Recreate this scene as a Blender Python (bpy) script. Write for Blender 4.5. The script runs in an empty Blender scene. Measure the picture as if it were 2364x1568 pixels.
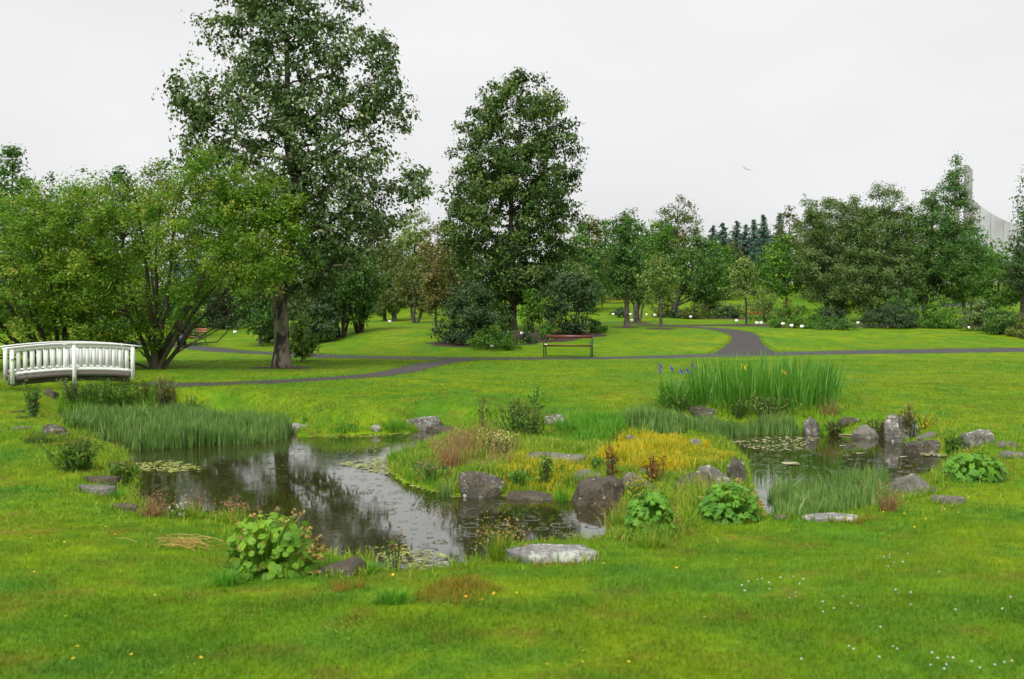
import bpy, math, numpy as np
from mathutils import Vector

# ------------------------------------------------------------------ camera, sky, sun, exposure
SC = bpy.context.scene
COL = SC.collection
RNG = np.random.default_rng(7)
EYE, FPX, CX, CY, HOR = 1.7, 2319.0, 1181.5, 784.0, 719.0
PITCH = math.atan((CY - HOR) / FPX)
cam = bpy.data.cameras.new('camera')
cam.sensor_width = 36.0
cam.lens = 36.0 * FPX / 2363.0
cam.clip_start, cam.clip_end = 0.1, 3000
cam.dof.use_dof = True
cam.dof.focus_distance = 34.0
cam.dof.aperture_fstop = 3.2
camo = bpy.data.objects.new('camera', cam)
camo.location = (0, 0, EYE)
camo.rotation_euler = (math.pi / 2 - PITCH, 0, 0)
COL.objects.link(camo)
SC.camera = camo

SUN_EL, SUN_AZ = math.radians(48), math.radians(205)
w = bpy.data.worlds.new('World')
SC.world = w
w.use_nodes = True
nt = w.node_tree
bg = nt.nodes['Background']
sky = nt.nodes.new('ShaderNodeTexSky')
sky.sky_type = 'NISHITA'
sky.sun_disc = False
sky.sun_elevation = SUN_EL
sky.sun_rotation = SUN_AZ
sky.dust_density = 6.0
hsv = nt.nodes.new('ShaderNodeHueSaturation')
hsv.inputs['Saturation'].default_value = 0.10
mx = nt.nodes.new('ShaderNodeMix')
mx.data_type = 'RGBA'
mx.inputs['Factor'].default_value = 0.86          # the cloud deck hides most of the clear-sky gradient
mx.inputs['B'].default_value = (4.0, 4.01, 4.05, 1)
nt.links.new(sky.outputs[0], hsv.inputs['Color'])
nt.links.new(hsv.outputs[0], mx.inputs['A'])
cn = nt.nodes.new('ShaderNodeTexNoise')                # faint structure of the cloud deck
cn.inputs['Scale'].default_value = 2.2; cn.inputs['Detail'].default_value = 4.0
ctc = nt.nodes.new('ShaderNodeTexCoord')
cmap = nt.nodes.new('ShaderNodeMapping'); cmap.inputs['Scale'].default_value = (1, 1, 2.6)
nt.links.new(ctc.outputs['Generated'], cmap.inputs['Vector']); nt.links.new(cmap.outputs[0], cn.inputs['Vector'])
cr = nt.nodes.new('ShaderNodeMapRange')
cr.inputs['From Min'].default_value = 0.3; cr.inputs['From Max'].default_value = 0.7
cr.inputs['To Min'].default_value = 0.92; cr.inputs['To Max'].default_value = 1.04
nt.links.new(cn.outputs['Fac'], cr.inputs['Value'])
cm = nt.nodes.new('ShaderNodeVectorMath'); cm.operation = 'SCALE'
nt.links.new(mx.outputs['Result'], cm.inputs[0]); nt.links.new(cr.outputs[0], cm.inputs['Scale'])
nt.links.new(cm.outputs[0], bg.inputs['Color'])
bg.inputs['Strength'].default_value = 0.1

sl = bpy.data.lights.new('sun', 'SUN')
sl.energy = 1.5
sl.angle = math.radians(38)
sl.color = (1.0, 0.97, 0.92)
so = bpy.data.objects.new('sun', sl)
sd_ = Vector((math.sin(SUN_AZ) * math.cos(SUN_EL), math.cos(SUN_AZ) * math.cos(SUN_EL), math.sin(SUN_EL)))
so.rotation_euler = sd_.to_track_quat('Z', 'Y').to_euler()
so.location = (0, -20, 40)
COL.objects.link(so)

vs = SC.view_settings
vs.view_transform = 'Standard'
vs.look = 'None'
vs.exposure = 1.20
vs.gamma = 1.0
vs.use_curve_mapping = False
SC.render.engine = 'CYCLES'
SC.cycles.max_bounces = 5
SC.cycles.diffuse_bounces = 3
SC.cycles.glossy_bounces = 3
SC.cycles.transmission_bounces = 3
SC.cycles.caustics_reflective = False
SC.cycles.caustics_refractive = False

# ------------------------------------------------------------------ helpers: noise, meshes, objects
_perm = np.random.default_rng(3).permutation(1024)
_perm = np.concatenate([_perm, _perm, _perm])
_pval = np.random.default_rng(4).uniform(-1, 1, 1024)

def vnoise(p, s=1.0):
    p = np.asarray(p, float) * s
    i = np.floor(p).astype(int)
    f = p - i
    f = f * f * (3 - 2 * f)
    i &= 1023
    out = 0
    for dx in (0, 1):
        for dy in (0, 1):
            for dz in (0, 1):
                h = _pval[_perm[_perm[_perm[(i[..., 0] + dx) & 1023] + ((i[..., 1] + dy) & 1023)] + ((i[..., 2] + dz) & 1023)] & 1023]
                wgt = (f[..., 0] if dx else 1 - f[..., 0]) * (f[..., 1] if dy else 1 - f[..., 1]) * (f[..., 2] if dz else 1 - f[..., 2])
                out = out + h * wgt
    return out

def noise2(x, y, s):
    return vnoise(np.stack([x, y, np.zeros_like(x) + 3.3], -1), s)

def sstep(a, b, x):
    t = np.clip((x - a) / (b - a), 0, 1)
    return t * t * (3 - 2 * t)

def mesh(name, V, faces, mat=None, var=None, smooth=False):
    """faces: list of integer arrays (n,3) / (n,4)"""
    me = bpy.data.meshes.new(name)
    V = np.asarray(V, np.float32)
    me.vertices.add(len(V))
    me.vertices.foreach_set('co', V.ravel())
    faces = [np.asarray(f, np.int32) for f in faces if len(f)]
    loops = np.concatenate([f.ravel() for f in faces])
    tot = np.concatenate([np.full(len(f), f.shape[1], np.int32) for f in faces])
    start = np.concatenate([[0], np.cumsum(tot)[:-1]]).astype(np.int32)
    me.loops.add(len(loops))
    me.loops.foreach_set('vertex_index', loops)
    me.polygons.add(len(tot))
    me.polygons.foreach_set('loop_start', start)
    if smooth:
        me.polygons.foreach_set('use_smooth', np.ones(len(tot), bool))
    me.update(calc_edges=True)
    if var is not None:
        a = me.attributes.new('v', 'FLOAT', 'POINT')
        a.data.foreach_set('value', np.asarray(var, np.float32))
    if mat is not None:
        me.materials.append(mat)
    return me

def link(name, me, parent=None, loc=None, **props):
    o = bpy.data.objects.new(name, me)
    COL.objects.link(o)
    if parent is not None:
        o.parent = parent
    if loc is not None:
        o.location = loc
    for k, v in props.items():
        if v is not None:
            o[k] = v
    return o

def thing(name, loc, label, category, group=None, rz=0.0):
    o = link(name, None, None, loc, label=label, category=category, group=group)
    o.empty_display_size = 0.2
    o.rotation_euler = (0, 0, rz)
    return o

class Geo:
    """collects vertices, faces and a per-vertex variation value"""
    def __init__(s):
        s.V, s.F3, s.F4, s.v, s.n = [], [], [], [], 0
    def add(s, V, tris=None, quads=None, var=0.5):
        V = np.asarray(V, float).reshape(-1, 3)
        if tris is not None and len(tris):
            s.F3.append(np.asarray(tris, int).reshape(-1, 3) + s.n)
        if quads is not None and len(quads):
            s.F4.append(np.asarray(quads, int).reshape(-1, 4) + s.n)
        s.V.append(V)
        s.v.append(np.broadcast_to(np.asarray(var, float), (len(V),)))
        s.n += len(V)
    def box(s, c, size, rz=0.0, ry=0.0, var=0.5):
        sx, sy, sz = [k / 2 for k in size]
        P = np.array([[x, y, z] for x in (-sx, sx) for y in (-sy, sy) for z in (-sz, sz)])
        if ry:
            P = P @ np.array([[math.cos(ry), 0, -math.sin(ry)], [0, 1, 0], [math.sin(ry), 0, math.cos(ry)]])
        if rz:
            P = P @ np.array([[math.cos(rz), math.sin(rz), 0], [-math.sin(rz), math.cos(rz), 0], [0, 0, 1]])
        s.add(P + np.asarray(c), None, [[0, 1, 3, 2], [4, 6, 7, 5], [0, 4, 5, 1], [2, 3, 7, 6], [0, 2, 6, 4], [1, 5, 7, 3]], var)
    def tube(s, pts, rad, sides=6, cap=True, var=0.5):
        pts = np.asarray(pts, float)
        k = len(pts)
        rad = np.broadcast_to(np.asarray(rad, float), (k,))
        t = np.gradient(pts, axis=0)
        t /= np.linalg.norm(t, axis=1)[:, None] + 1e-9
        ref = np.array([0.31, 0.95, 0.05]) if abs(t[:, 1]).mean() < 0.8 else np.array([0.95, 0.05, 0.31])
        a = np.cross(t, ref)
        a /= np.linalg.norm(a, axis=1)[:, None] + 1e-9
        b = np.cross(t, a)
        th = np.arange(sides) * 2 * math.pi / sides
        R = pts[:, None] + rad[:, None, None] * (a[:, None] * np.cos(th)[None, :, None] + b[:, None] * np.sin(th)[None, :, None])
        i = np.arange(k - 1)[:, None] * sides
        j = np.arange(sides)[None]
        q = np.stack([i + j, i + (j + 1) % sides, i + sides + (j + 1) % sides, i + sides + j], -1).reshape(-1, 4)
        V = R.reshape(-1, 3)
        tr = None
        if cap:
            V = np.concatenate([V, pts[:1], pts[-1:]])
            jj = np.arange(sides)
            tr = np.concatenate([np.stack([(jj + 1) % sides, jj, np.full(sides, k * sides)], -1),
                                 np.stack([(k - 1) * sides + jj, (k - 1) * sides + (jj + 1) % sides, np.full(sides, k * sides + 1)], -1)])
        s.add(V, tr, q, var)
    def mesh(s, name, mat=None, smooth=False):
        return mesh(name, np.concatenate(s.V), [np.concatenate(x) for x in (s.F3, s.F4) if x], mat, np.concatenate(s.v), smooth)
    def obj(s, name, mat, parent=None, loc=None, smooth=False, **props):
        return link(name, s.mesh(name, mat, smooth), parent, loc, **props)

def blades(base, h, wd, bend, segs=2, lean=None, var=None, rng=RNG):
    """grass blades: bent tapering strips. base (N,3)"""
    N = len(base)
    h = np.broadcast_to(h, (N,)); wd = np.broadcast_to(wd, (N,)); bend = np.broadcast_to(bend, (N,))
    az = rng.uniform(0, 2 * math.pi, N) if lean is None else lean
    fc = az + rng.normal(math.pi / 2, 0.6, N)
    D = np.stack([np.cos(az), np.sin(az), np.zeros(N)], -1)
    S = np.stack([np.cos(fc), np.sin(fc), np.zeros(N)], -1)
    rows = []
    for k in range(segs + 1):
        t = k / segs
        c = base + D * (bend * h * t * t)[:, None]
        c = c + np.array([0, 0, 1.0]) * (h * (t - 0.35 * np.minimum(bend, 1.3) * t * t))[:, None]
        if k < segs:
            hw = (wd * 0.5 * (1 - 0.75 * t ** 1.5))[:, None]
            rows += [c - S * hw, c + S * hw]
        else:
            rows += [c]
    V = np.stack(rows, 1)
    m = 2 * segs + 1
    off = np.arange(N)[:, None] * m
    quads = []
    for k in range(segs - 1):
        quads.append(off + np.array([[2 * k, 2 * k + 1, 2 * k + 3, 2 * k + 2]]))
    tris = off + np.array([[2 * segs - 2, 2 * segs - 1, 2 * segs]])
    if var is None:
        var = rng.random(N)
    q = np.concatenate(quads) if quads else None
    return V.reshape(-1, 3), tris, q, np.repeat(var, m)

def leafquads(C, size, N0=None, up=0.5, aspect=0.62, droop=0.3, rng=RNG, var=None):
    """folded pointed leaves centred on C; N0 is an outward direction bias"""
    n = len(C)
    size = np.broadcast_to(size, (n,))
    nr = rng.normal(size=(n, 3))
    nr /= np.linalg.norm(nr, axis=1)[:, None]
    if N0 is not None:
        nr = nr * 0.75 + N0
    nr[:, 2] += up
    nr /= np.linalg.norm(nr, axis=1)[:, None] + 1e-9
    t = rng.normal(size=(n, 3))
    t[:, 2] -= droop * 2
    t -= nr * (t * nr).sum(1)[:, None]
    t /= np.linalg.norm(t, axis=1)[:, None] + 1e-9
    s = np.cross(nr, t)
    L = size[:, None]
    W = L * aspect * 0.5
    b = C - t * L * 0.5
    e = C + t * L * 0.5 - nr * L * 0.10
    l = C - t * L * 0.08 - s * W + nr * L * 0.08
    r = C - t * L * 0.08 + s * W + nr * L * 0.08
    V = np.stack([b, l, e, r], 1).reshape(-1, 3)
    o = np.arange(n)[:, None] * 4
    T = np.concatenate([o + np.array([[0, 2, 1]]), o + np.array([[0, 3, 2]])])
    if var is None:
        var = rng.random(n)
    return V, T, None, np.repeat(var, 4)

# ------------------------------------------------------------------ terrain
WATER = -0.5

def ray(px, py):
    dx, dy = (np.asarray(px, float) - CX) / FPX, -(np.asarray(py, float) - CY) / FPX
    c, s = math.cos(PITCH), math.sin(PITCH)
    return np.stack([dx, c + dy * s, dy * c - s], -1)      # pitched down by PITCH

def on_plane(px, py, z):
    d = ray(px, py)
    t = (z - EYE) / d[..., 2]
    return np.stack([d[..., 0] * t, d[..., 1] * t], -1)

def at_depth(px, py, Y):
    d = ray(px, py)
    t = Y / d[..., 1]
    return np.stack([d[..., 0] * t, np.broadcast_to(Y, t.shape) * 1.0, EYE + d[..., 2] * t], -1)

POND_L = on_plane(*np.array([(205, 1004), (135, 985), (140, 960), (300, 948), (470, 955), (600, 968), (665, 985), (690, 1008), (760, 1006), (860, 1003), (945, 1000),
    (985, 985), (1045, 990), (1050, 1003), (1005, 1018), (975, 1036), (930, 1050), (893, 1066), (898, 1092), (935, 1115), (1000, 1136), (1060, 1146), (1170, 1146), (1280, 1152), (1330, 1160),
    (1445, 1164), (1405, 1195), (1398, 1246), (1370, 1254), (1180, 1262), (1165, 1290), (1075, 1308), (1000, 1328), (940, 1342), (880, 1318), (850, 1300), (730, 1284),
    (690, 1240), (560, 1206), (470, 1190), (385, 1194), (335, 1172), (312, 1150), (322, 1104), (300, 1078), (292, 1052), (250, 1030)]).T, WATER)
POND_R = on_plane(*np.array([(1450, 1003), (1560, 990), (1700, 992), (1860, 1000), (2000, 1006), (2065, 1008), (2105, 1040), (2190, 1052), (2215, 1070), (2185, 1090), (2085, 1118), (2060, 1165),
    (1900, 1188), (1768, 1198), (1750, 1160), (1728, 1112), (1722, 1060), (1690, 1030), (1620, 1016)]).T, WATER)

def polysd(x, y, P):
    """signed distance to polygon, negative inside"""
    x = np.asarray(x, float); y = np.asarray(y, float)
    d2 = np.full(x.shape, 1e9)
    ins = np.zeros(x.shape, bool)
    for i in range(len(P)):
        ax, ay = P[i]; bx, by = P[(i + 1) % len(P)]
        ex, ey = bx - ax, by - ay
        t = np.clip(((x - ax) * ex + (y - ay) * ey) / (ex * ex + ey * ey + 1e-12), 0, 1)
        d2 = np.minimum(d2, (x - ax - t * ex) ** 2 + (y - ay - t * ey) ** 2)
        c = (ay > y) != (by > y)
        with np.errstate(divide='ignore', invalid='ignore'):
            xi = ax + (y - ay) * ex / (ey if abs(ey) > 1e-12 else 1e-12)
        ins ^= c & (x < xi)
    return np.where(ins, -1, 1) * np.sqrt(d2)

def pond_sd(x, y):
    x = np.asarray(x, float); y = np.asarray(y, float)
    out = np.full(x.shape, 5.0)
    m = (np.abs(x) < 11) & (y > 5) & (y < 25)
    if m.any():
        wob = 0.05 * noise2(x[m], y[m], 2.3) + 0.03 * noise2(x[m], y[m], 6.0)
        out[m] = np.minimum(polysd(x[m], y[m], POND_L), polysd(x[m], y[m], POND_R)) + wob
    return out

_py = np.array([-60, 0, 3.5, 6, 8, 9.5, 14, 18, 23, 36, 38.5, 42, 46, 50, 55, 62, 70, 76, 82, 100, 118, 140, 200, 3000.])
_pz = np.array([0.3, 0, 0, -.10, -.30, -.36, -.32, -.16, 0, 0, .05, .32, .72, .86, .93, 1.06, 1.35, 1.85, 2.35, 3.9, 5.0, 5.0, 4.5, 4.0])
_ty = np.arange(-60, 400, 0.25)
_tz = np.interp(_ty, _py, _pz)
_k = np.ones(13) / 13
_tz = np.convolve(np.pad(_tz, 6, mode='edge'), _k, 'valid')
BRIDGE_C = np.array([-10.7, 24.3])

def base_h(x, y):
    sh = 11.0 * sstep(-3.0, -13.0, x) if False else 11.0 * (1 - sstep(-13.0, -3.0, x))
    yy = np.where(y > 37, np.maximum(37, y - sh * sstep(37, 47, y)), y)
    return np.interp(yy, _ty, _tz)

def H(x, y):
    x = np.asarray(x, float); y = np.asarray(y, float)
    h = base_h(x, y)
    near = 1 - sstep(18, 30, y)
    h = h + near * (0.028 * noise2(x, y, 0.9) + 0.012 * noise2(x, y, 3.1))
    sd = pond_sd(x, y)
    edge = WATER + 0.05
    out = edge + (h - edge) * sstep(0.0, 0.75, sd)
    inn = WATER - 0.02 - np.minimum(0.4, np.maximum(-sd, 0) * 0.7)
    r2 = ((x - BRIDGE_C[0]) ** 2 + (y - BRIDGE_C[1]) ** 2)
    out = out - 0.5 * np.exp(-r2 / 1.6)
    return np.where(sd < 0, inn, out)

def HG(x, y):
    """height of the built ground sheet (bilinear)"""
    i = np.clip(np.searchsorted(xs, x) - 1, 0, nx - 2); j = np.clip(np.searchsorted(ys, y) - 1, 0, ny - 2)
    fx = (x - xs[i]) / (xs[i + 1] - xs[i]); fy = (y - ys[j]) / (ys[j + 1] - ys[j])
    return (GZ[j, i] * (1 - fx) + GZ[j, i + 1] * fx) * (1 - fy) + (GZ[j + 1, i] * (1 - fx) + GZ[j + 1, i + 1] * fx) * fy

def G(px, py, floor=True):
    """point of the ground (or the water) seen at a picture position"""
    d = ray(px, py)
    t = np.concatenate([np.linspace(3, 30, 500), np.linspace(30.1, 160, 700)])
    p = d[None] * t[:, None]
    hz = HG(p[:, 0], p[:, 1])
    if floor:
        hz = np.maximum(hz, WATER)
    below = EYE + p[:, 2] <= hz
    k = max(1, int(np.argmax(below))) if below.any() else len(t) - 1
    t2 = np.linspace(t[k - 1], t[k], 60)
    p = d[None] * t2[:, None]
    hz = HG(p[:, 0], p[:, 1])
    if floor:
        hz = np.maximum(hz, WATER)
    below = EYE + p[:, 2] <= hz
    k = int(np.argmax(below)) if below.any() else 59
    return np.array([p[k, 0], p[k, 1], hz[k]])

def h1(x, y):
    return float(H(np.array([x]), np.array([y]))[0])

# ------------------------------------------------------------------ materials
def newmat(name):
    m = bpy.data.materials.new(name)
    m.use_nodes = True
    t = m.node_tree
    return m, t, t.nodes['Principled BSDF'], t.nodes['Material Output']

def N(t, typ, **kw):
    n = t.nodes.new(typ)
    for k, v in kw.items():
        if k in n.inputs:
            n.inputs[k].default_value = v
        else:
            setattr(n, k, v)
    return n

def mixc(t, fac, a, b, blend='MIX'):
    n = t.nodes.new('ShaderNodeMix')
    n.data_type = 'RGBA'
    n.blend_type = blend
    for s, v in (('Factor', fac), ('A', a), ('B', b)):
        if isinstance(v, (int, float)):
            n.inputs[s].default_value = v
        elif isinstance(v, tuple):
            n.inputs[s].default_value = (*v, 1)
        else:
            t.links.new(v, n.inputs[s])
    return n.outputs['Result']

def mrange(t, v, a, b, c=0.0, d=1.0):
    n = t.nodes.new('ShaderNodeMapRange')
    n.inputs['From Min'].default_value = a
    n.inputs['From Max'].default_value = b
    n.inputs['To Min'].default_value = c
    n.inputs['To Max'].default_value = d
    t.links.new(v, n.inputs['Value'])
    return n.outputs['Result']

def noise_tex(t, vec, scale, detail=3.0, rough=0.55):
    n = t.nodes.new('ShaderNodeTexNoise')
    n.inputs['Scale'].default_value = scale
    n.inputs['Detail'].default_value = detail
    n.inputs['Roughness'].default_value = rough
    t.links.new(vec, n.inputs['Vector'])
    return n.outputs['Fac']

def translucent(t, bsdf, out, col, fac, tint=(1.2, 1.25, 0.6)):
    tr = t.nodes.new('ShaderNodeBsdfTranslucent')
    c = mixc(t, 1.0, col, tint, 'MULTIPLY')
    t.links.new(c, tr.inputs['Color'])
    ms = t.nodes.new('ShaderNodeMixShader')
    ms.inputs[0].default_value = fac
    t.links.new(bsdf.outputs[0], ms.inputs[1])
    t.links.new(tr.outputs[0], ms.inputs[2])
    t.links.new(ms.outputs[0], out.inputs['Surface'])

def leaf_mat(name, dark, light, tip=None, trans=0.3, rough=0.48, spec=0.2, clump=1.3):
    m, t, b, o = newmat(name)
    dark, light = tuple(k * 1.28 for k in dark), tuple(k * 1.28 for k in light)
    at = N(t, 'ShaderNodeAttribute', attribute_name='v')
    geo = N(t, 'ShaderNodeNewGeometry')
    nz = noise_tex(t, geo.outputs['Position'], clump, 2)
    f = N(t, 'ShaderNodeMath', operation='ADD')
    t.links.new(at.outputs['Fac'], f.inputs[0])
    t.links.new(mrange(t, nz, 0.3, 0.7, -0.3, 0.3), f.inputs[1])
    c = mixc(t, f.outputs[0], dark, light)
    if tip is not None:
        c = mixc(t, mrange(t, at.outputs['Fac'], 0.86, 0.97), c, tip)
    t.links.new(c, b.inputs['Base Color'])
    b.inputs['Roughness'].default_value = rough
    b.inputs['Specular IOR Level'].default_value = spec
    translucent(t, b, o, c, trans)
    return m

def lawn_color(t, blade=False):
    geo = N(t, 'ShaderNodeNewGeometry')
    pos = geo.outputs['Position']
    n1 = noise_tex(t, pos, 0.28, 3, 0.6)
    n2 = noise_tex(t, pos, 1.25, 4, 0.62)
    n3 = noise_tex(t, pos, 5.5, 3, 0.6)
    n4 = noise_tex(t, pos, 0.13, 2, 0.5)
    c = mixc(t, mrange(t, n1, 0.36, 0.62), (0.104, 0.228, 0.011), (0.196, 0.284, 0.009))
    c = mixc(t, mrange(t, n2, 0.48, 0.70, 0, 0.8), c, (0.060, 0.172, 0.013))
    c = mixc(t, mrange(t, n4, 0.52, 0.70, 0, 0.45), c, (0.215, 0.250, 0.014))
    n5 = noise_tex(t, pos, 1.7, 5, 0.72)
    c = mixc(t, mrange(t, n5, 0.52, 0.68, 0, 0.8), c, (0.200, 0.165, 0.026))
    n6 = noise_tex(t, pos, 0.75, 4, 0.65)
    c = mixc(t, mrange(t, n6, 0.50, 0.68, 0, 0.8), c, (0.066, 0.195, 0.022))
    n7 = noise_tex(t, pos, 3.2, 6, 0.75)
    c = mixc(t, 1.0, c, mixc(t, mrange(t, n7, 0.32, 0.68), (0.68, 0.73, 0.70), (1.22, 1.18, 1.15)), 'MULTIPLY')
    if blade:
        at = N(t, 'ShaderNodeAttribute', attribute_name='v')
        c = mixc(t, 1.0, c, (1.12, 1.12, 1.0), 'MULTIPLY')
        c = mixc(t, mrange(t, at.outputs['Fac'], 0.0, 1.0, 0.22, 0.0), c, (0.035, 0.12, 0.010))
        c = mixc(t, mrange(t, at.outputs['Fac'], 0.88, 1.0, 0.0, 0.6), c, (0.34, 0.33, 0.075))
    else:
        c = mixc(t, mrange(t, n3, 0.42, 0.72, 0, 0.5), c, (0.06, 0.155, 0.012))
    return c, n3, pos

def make_lawn():
    m, t, b, o = newmat('lawn_turf')
    c, n3, pos = lawn_color(t)
    t.links.new(c, b.inputs['Base Color'])
    b.inputs['Roughness'].default_value = 0.75
    b.inputs['Specular IOR Level'].default_value = 0.03
    nf = noise_tex(t, pos, 38, 3, 0.7)
    bp = N(t, 'ShaderNodeBump', Strength=0.7, Distance=0.03)
    t.links.new(nf, bp.inputs['Height'])
    t.links.new(bp.outputs[0], b.inputs['Normal'])
    return m

def make_blade():
    m, t, b, o = newmat('lawn_blade')
    c, n3, pos = lawn_color(t, True)
    t.links.new(c, b.inputs['Base Color'])
    b.inputs['Roughness'].default_value = 0.55
    b.inputs['Specular IOR Level'].default_value = 0.14
    translucent(t, b, o, c, 0.35, (1.1, 1.15, 0.6))
    return m

def rock_mat(name, c1, c2, lichen=0.5, moss=0.0, lscale=9.0):
    m, t, b, o = newmat(name)
    tc = N(t, 'ShaderNodeTexCoord')
    v = tc.outputs['Object']
    n1 = noise_tex(t, v, 3.2, 6, 0.65)
    n2 = noise_tex(t, v, 26, 4, 0.7)
    n0 = noise_tex(t, v, 8.5, 6, 0.7)
    c = mixc(t, mrange(t, n1, 0.38, 0.62), c1, c2)
    c = mixc(t, mrange(t, n0, 0.50, 0.66, 0, 0.7), c, tuple(k * 0.42 for k in c1))  # dark patches put the shade of crevices into the colour
    c = mixc(t, mrange(t, n2, 0.45, 0.7, 0, 0.6), c, (c2[0] * 1.25, c2[1] * 1.1, c2[2] * 0.9))
    geo = N(t, 'ShaderNodeNewGeometry')
    sep = N(t, 'ShaderNodeSeparateXYZ')
    t.links.new(geo.outputs['Normal'], sep.inputs[0])
    upf = mrange(t, sep.outputs['Z'], -0.1, 0.6)
    if lichen > 0:
        big = noise_tex(t, v, lscale * 0.45, 2, 0.5)
        for sc, hard in ((lscale * 1.6, 0.05), (lscale * 4.5, 0.07)):           # crusty patches of two sizes
            fn = noise_tex(t, v, sc, 5, 0.72)
            sm = N(t, 'ShaderNodeMath', operation='ADD')
            t.links.new(fn, sm.inputs[0])
            t.links.new(mrange(t, big, 0.3, 0.7, -0.07, 0.07), sm.inputs[1])
            th = 0.70 - 0.20 * lichen
            f0 = mrange(t, sm.outputs[0], th, th + hard)
            f1 = N(t, 'ShaderNodeMath', operation='MULTIPLY')
            t.links.new(f0, f1.inputs[0])
            t.links.new(mrange(t, upf, 0, 1, 0.30, 0.9), f1.inputs[1])
            c = mixc(t, f1.outputs[0], c, (0.50, 0.51, 0.45))
        vo = N(t, 'ShaderNodeTexVoronoi', Scale=lscale * 1.2)
        t.links.new(v, vo.inputs['Vector'])
        sp = N(t, 'ShaderNodeSeparateColor')
        t.links.new(vo.outputs['Color'], sp.inputs[0])
        wob = N(t, 'ShaderNodeMath', operation='ADD')
        t.links.new(vo.outputs['Distance'], wob.inputs[0])
        t.links.new(mrange(t, n2, 0.3, 0.7, -0.08, 0.08), wob.inputs[1])
        rad = mrange(t, sp.outputs[0], 0.55, 1.0, 0.0, 0.30)
        df = N(t, 'ShaderNodeMath', operation='SUBTRACT')
        t.links.new(rad, df.inputs[0]); t.links.new(wob.outputs[0], df.inputs[1])
        c = mixc(t, mrange(t, df.outputs[0], 0.0, 0.05, 0, 0.85), c, (0.50, 0.51, 0.46))
    if moss > 0:
        n3 = noise_tex(t, v, 2.6, 4, 0.6)
        mf = N(t, 'ShaderNodeMath', operation='MULTIPLY')
        t.links.new(mrange(t, n3, 0.62 - 0.2 * moss, 0.72 - 0.15 * moss), mf.inputs[0])
        t.links.new(upf, mf.inputs[1])
        c = mixc(t, mf.outputs[0], c, (0.13, 0.12, 0.02))
    t.links.new(c, b.inputs['Base Color'])
    b.inputs['Roughness'].default_value = 0.7
    b.inputs['Specular IOR Level'].default_value = 0.25
    bp0 = N(t, 'ShaderNodeBump', Strength=1.0, Distance=0.05)
    t.links.new(n0, bp0.inputs['Height'])
    bp = N(t, 'ShaderNodeBump', Strength=0.8, Distance=0.02)
    t.links.new(bp0.outputs[0], bp.inputs['Normal'])
    t.links.new(n2, bp.inputs['Height'])
    t.links.new(bp.outputs[0], b.inputs['Normal'])
    return m

def plain(name, col, rough=0.5, var=0.0, scale=12.0, spec=0.5, stretch=None, col2=None, bump=0.0, lo=0.3, hi=0.7):
    m, t, b, o = newmat(name)
    b.inputs['Roughness'].default_value = rough
    b.inputs['Specular IOR Level'].default_value = spec
    if var or col2:
        tc = N(t, 'ShaderNodeTexCoord')
        v = tc.outputs['Object']
        if stretch:
            mp = N(t, 'ShaderNodeMapping')
            mp.inputs['Scale'].default_value = stretch
            t.links.new(v, mp.inputs['Vector'])
            v = mp.outputs[0]
        n = noise_tex(t, v, scale, 5, 0.65)
        c = mixc(t, mrange(t, n, lo, hi), col2 or tuple(k * (1 - var) for k in col), col)
        t.links.new(c, b.inputs['Base Color'])
        if bump:
            bp = N(t, 'ShaderNodeBump', Strength=bump, Distance=0.01)
            t.links.new(n, bp.inputs['Height'])
            t.links.new(bp.outputs[0], b.inputs['Normal'])
    else:
        b.inputs['Base Color'].default_value = (*col, 1)
    return m

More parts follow.
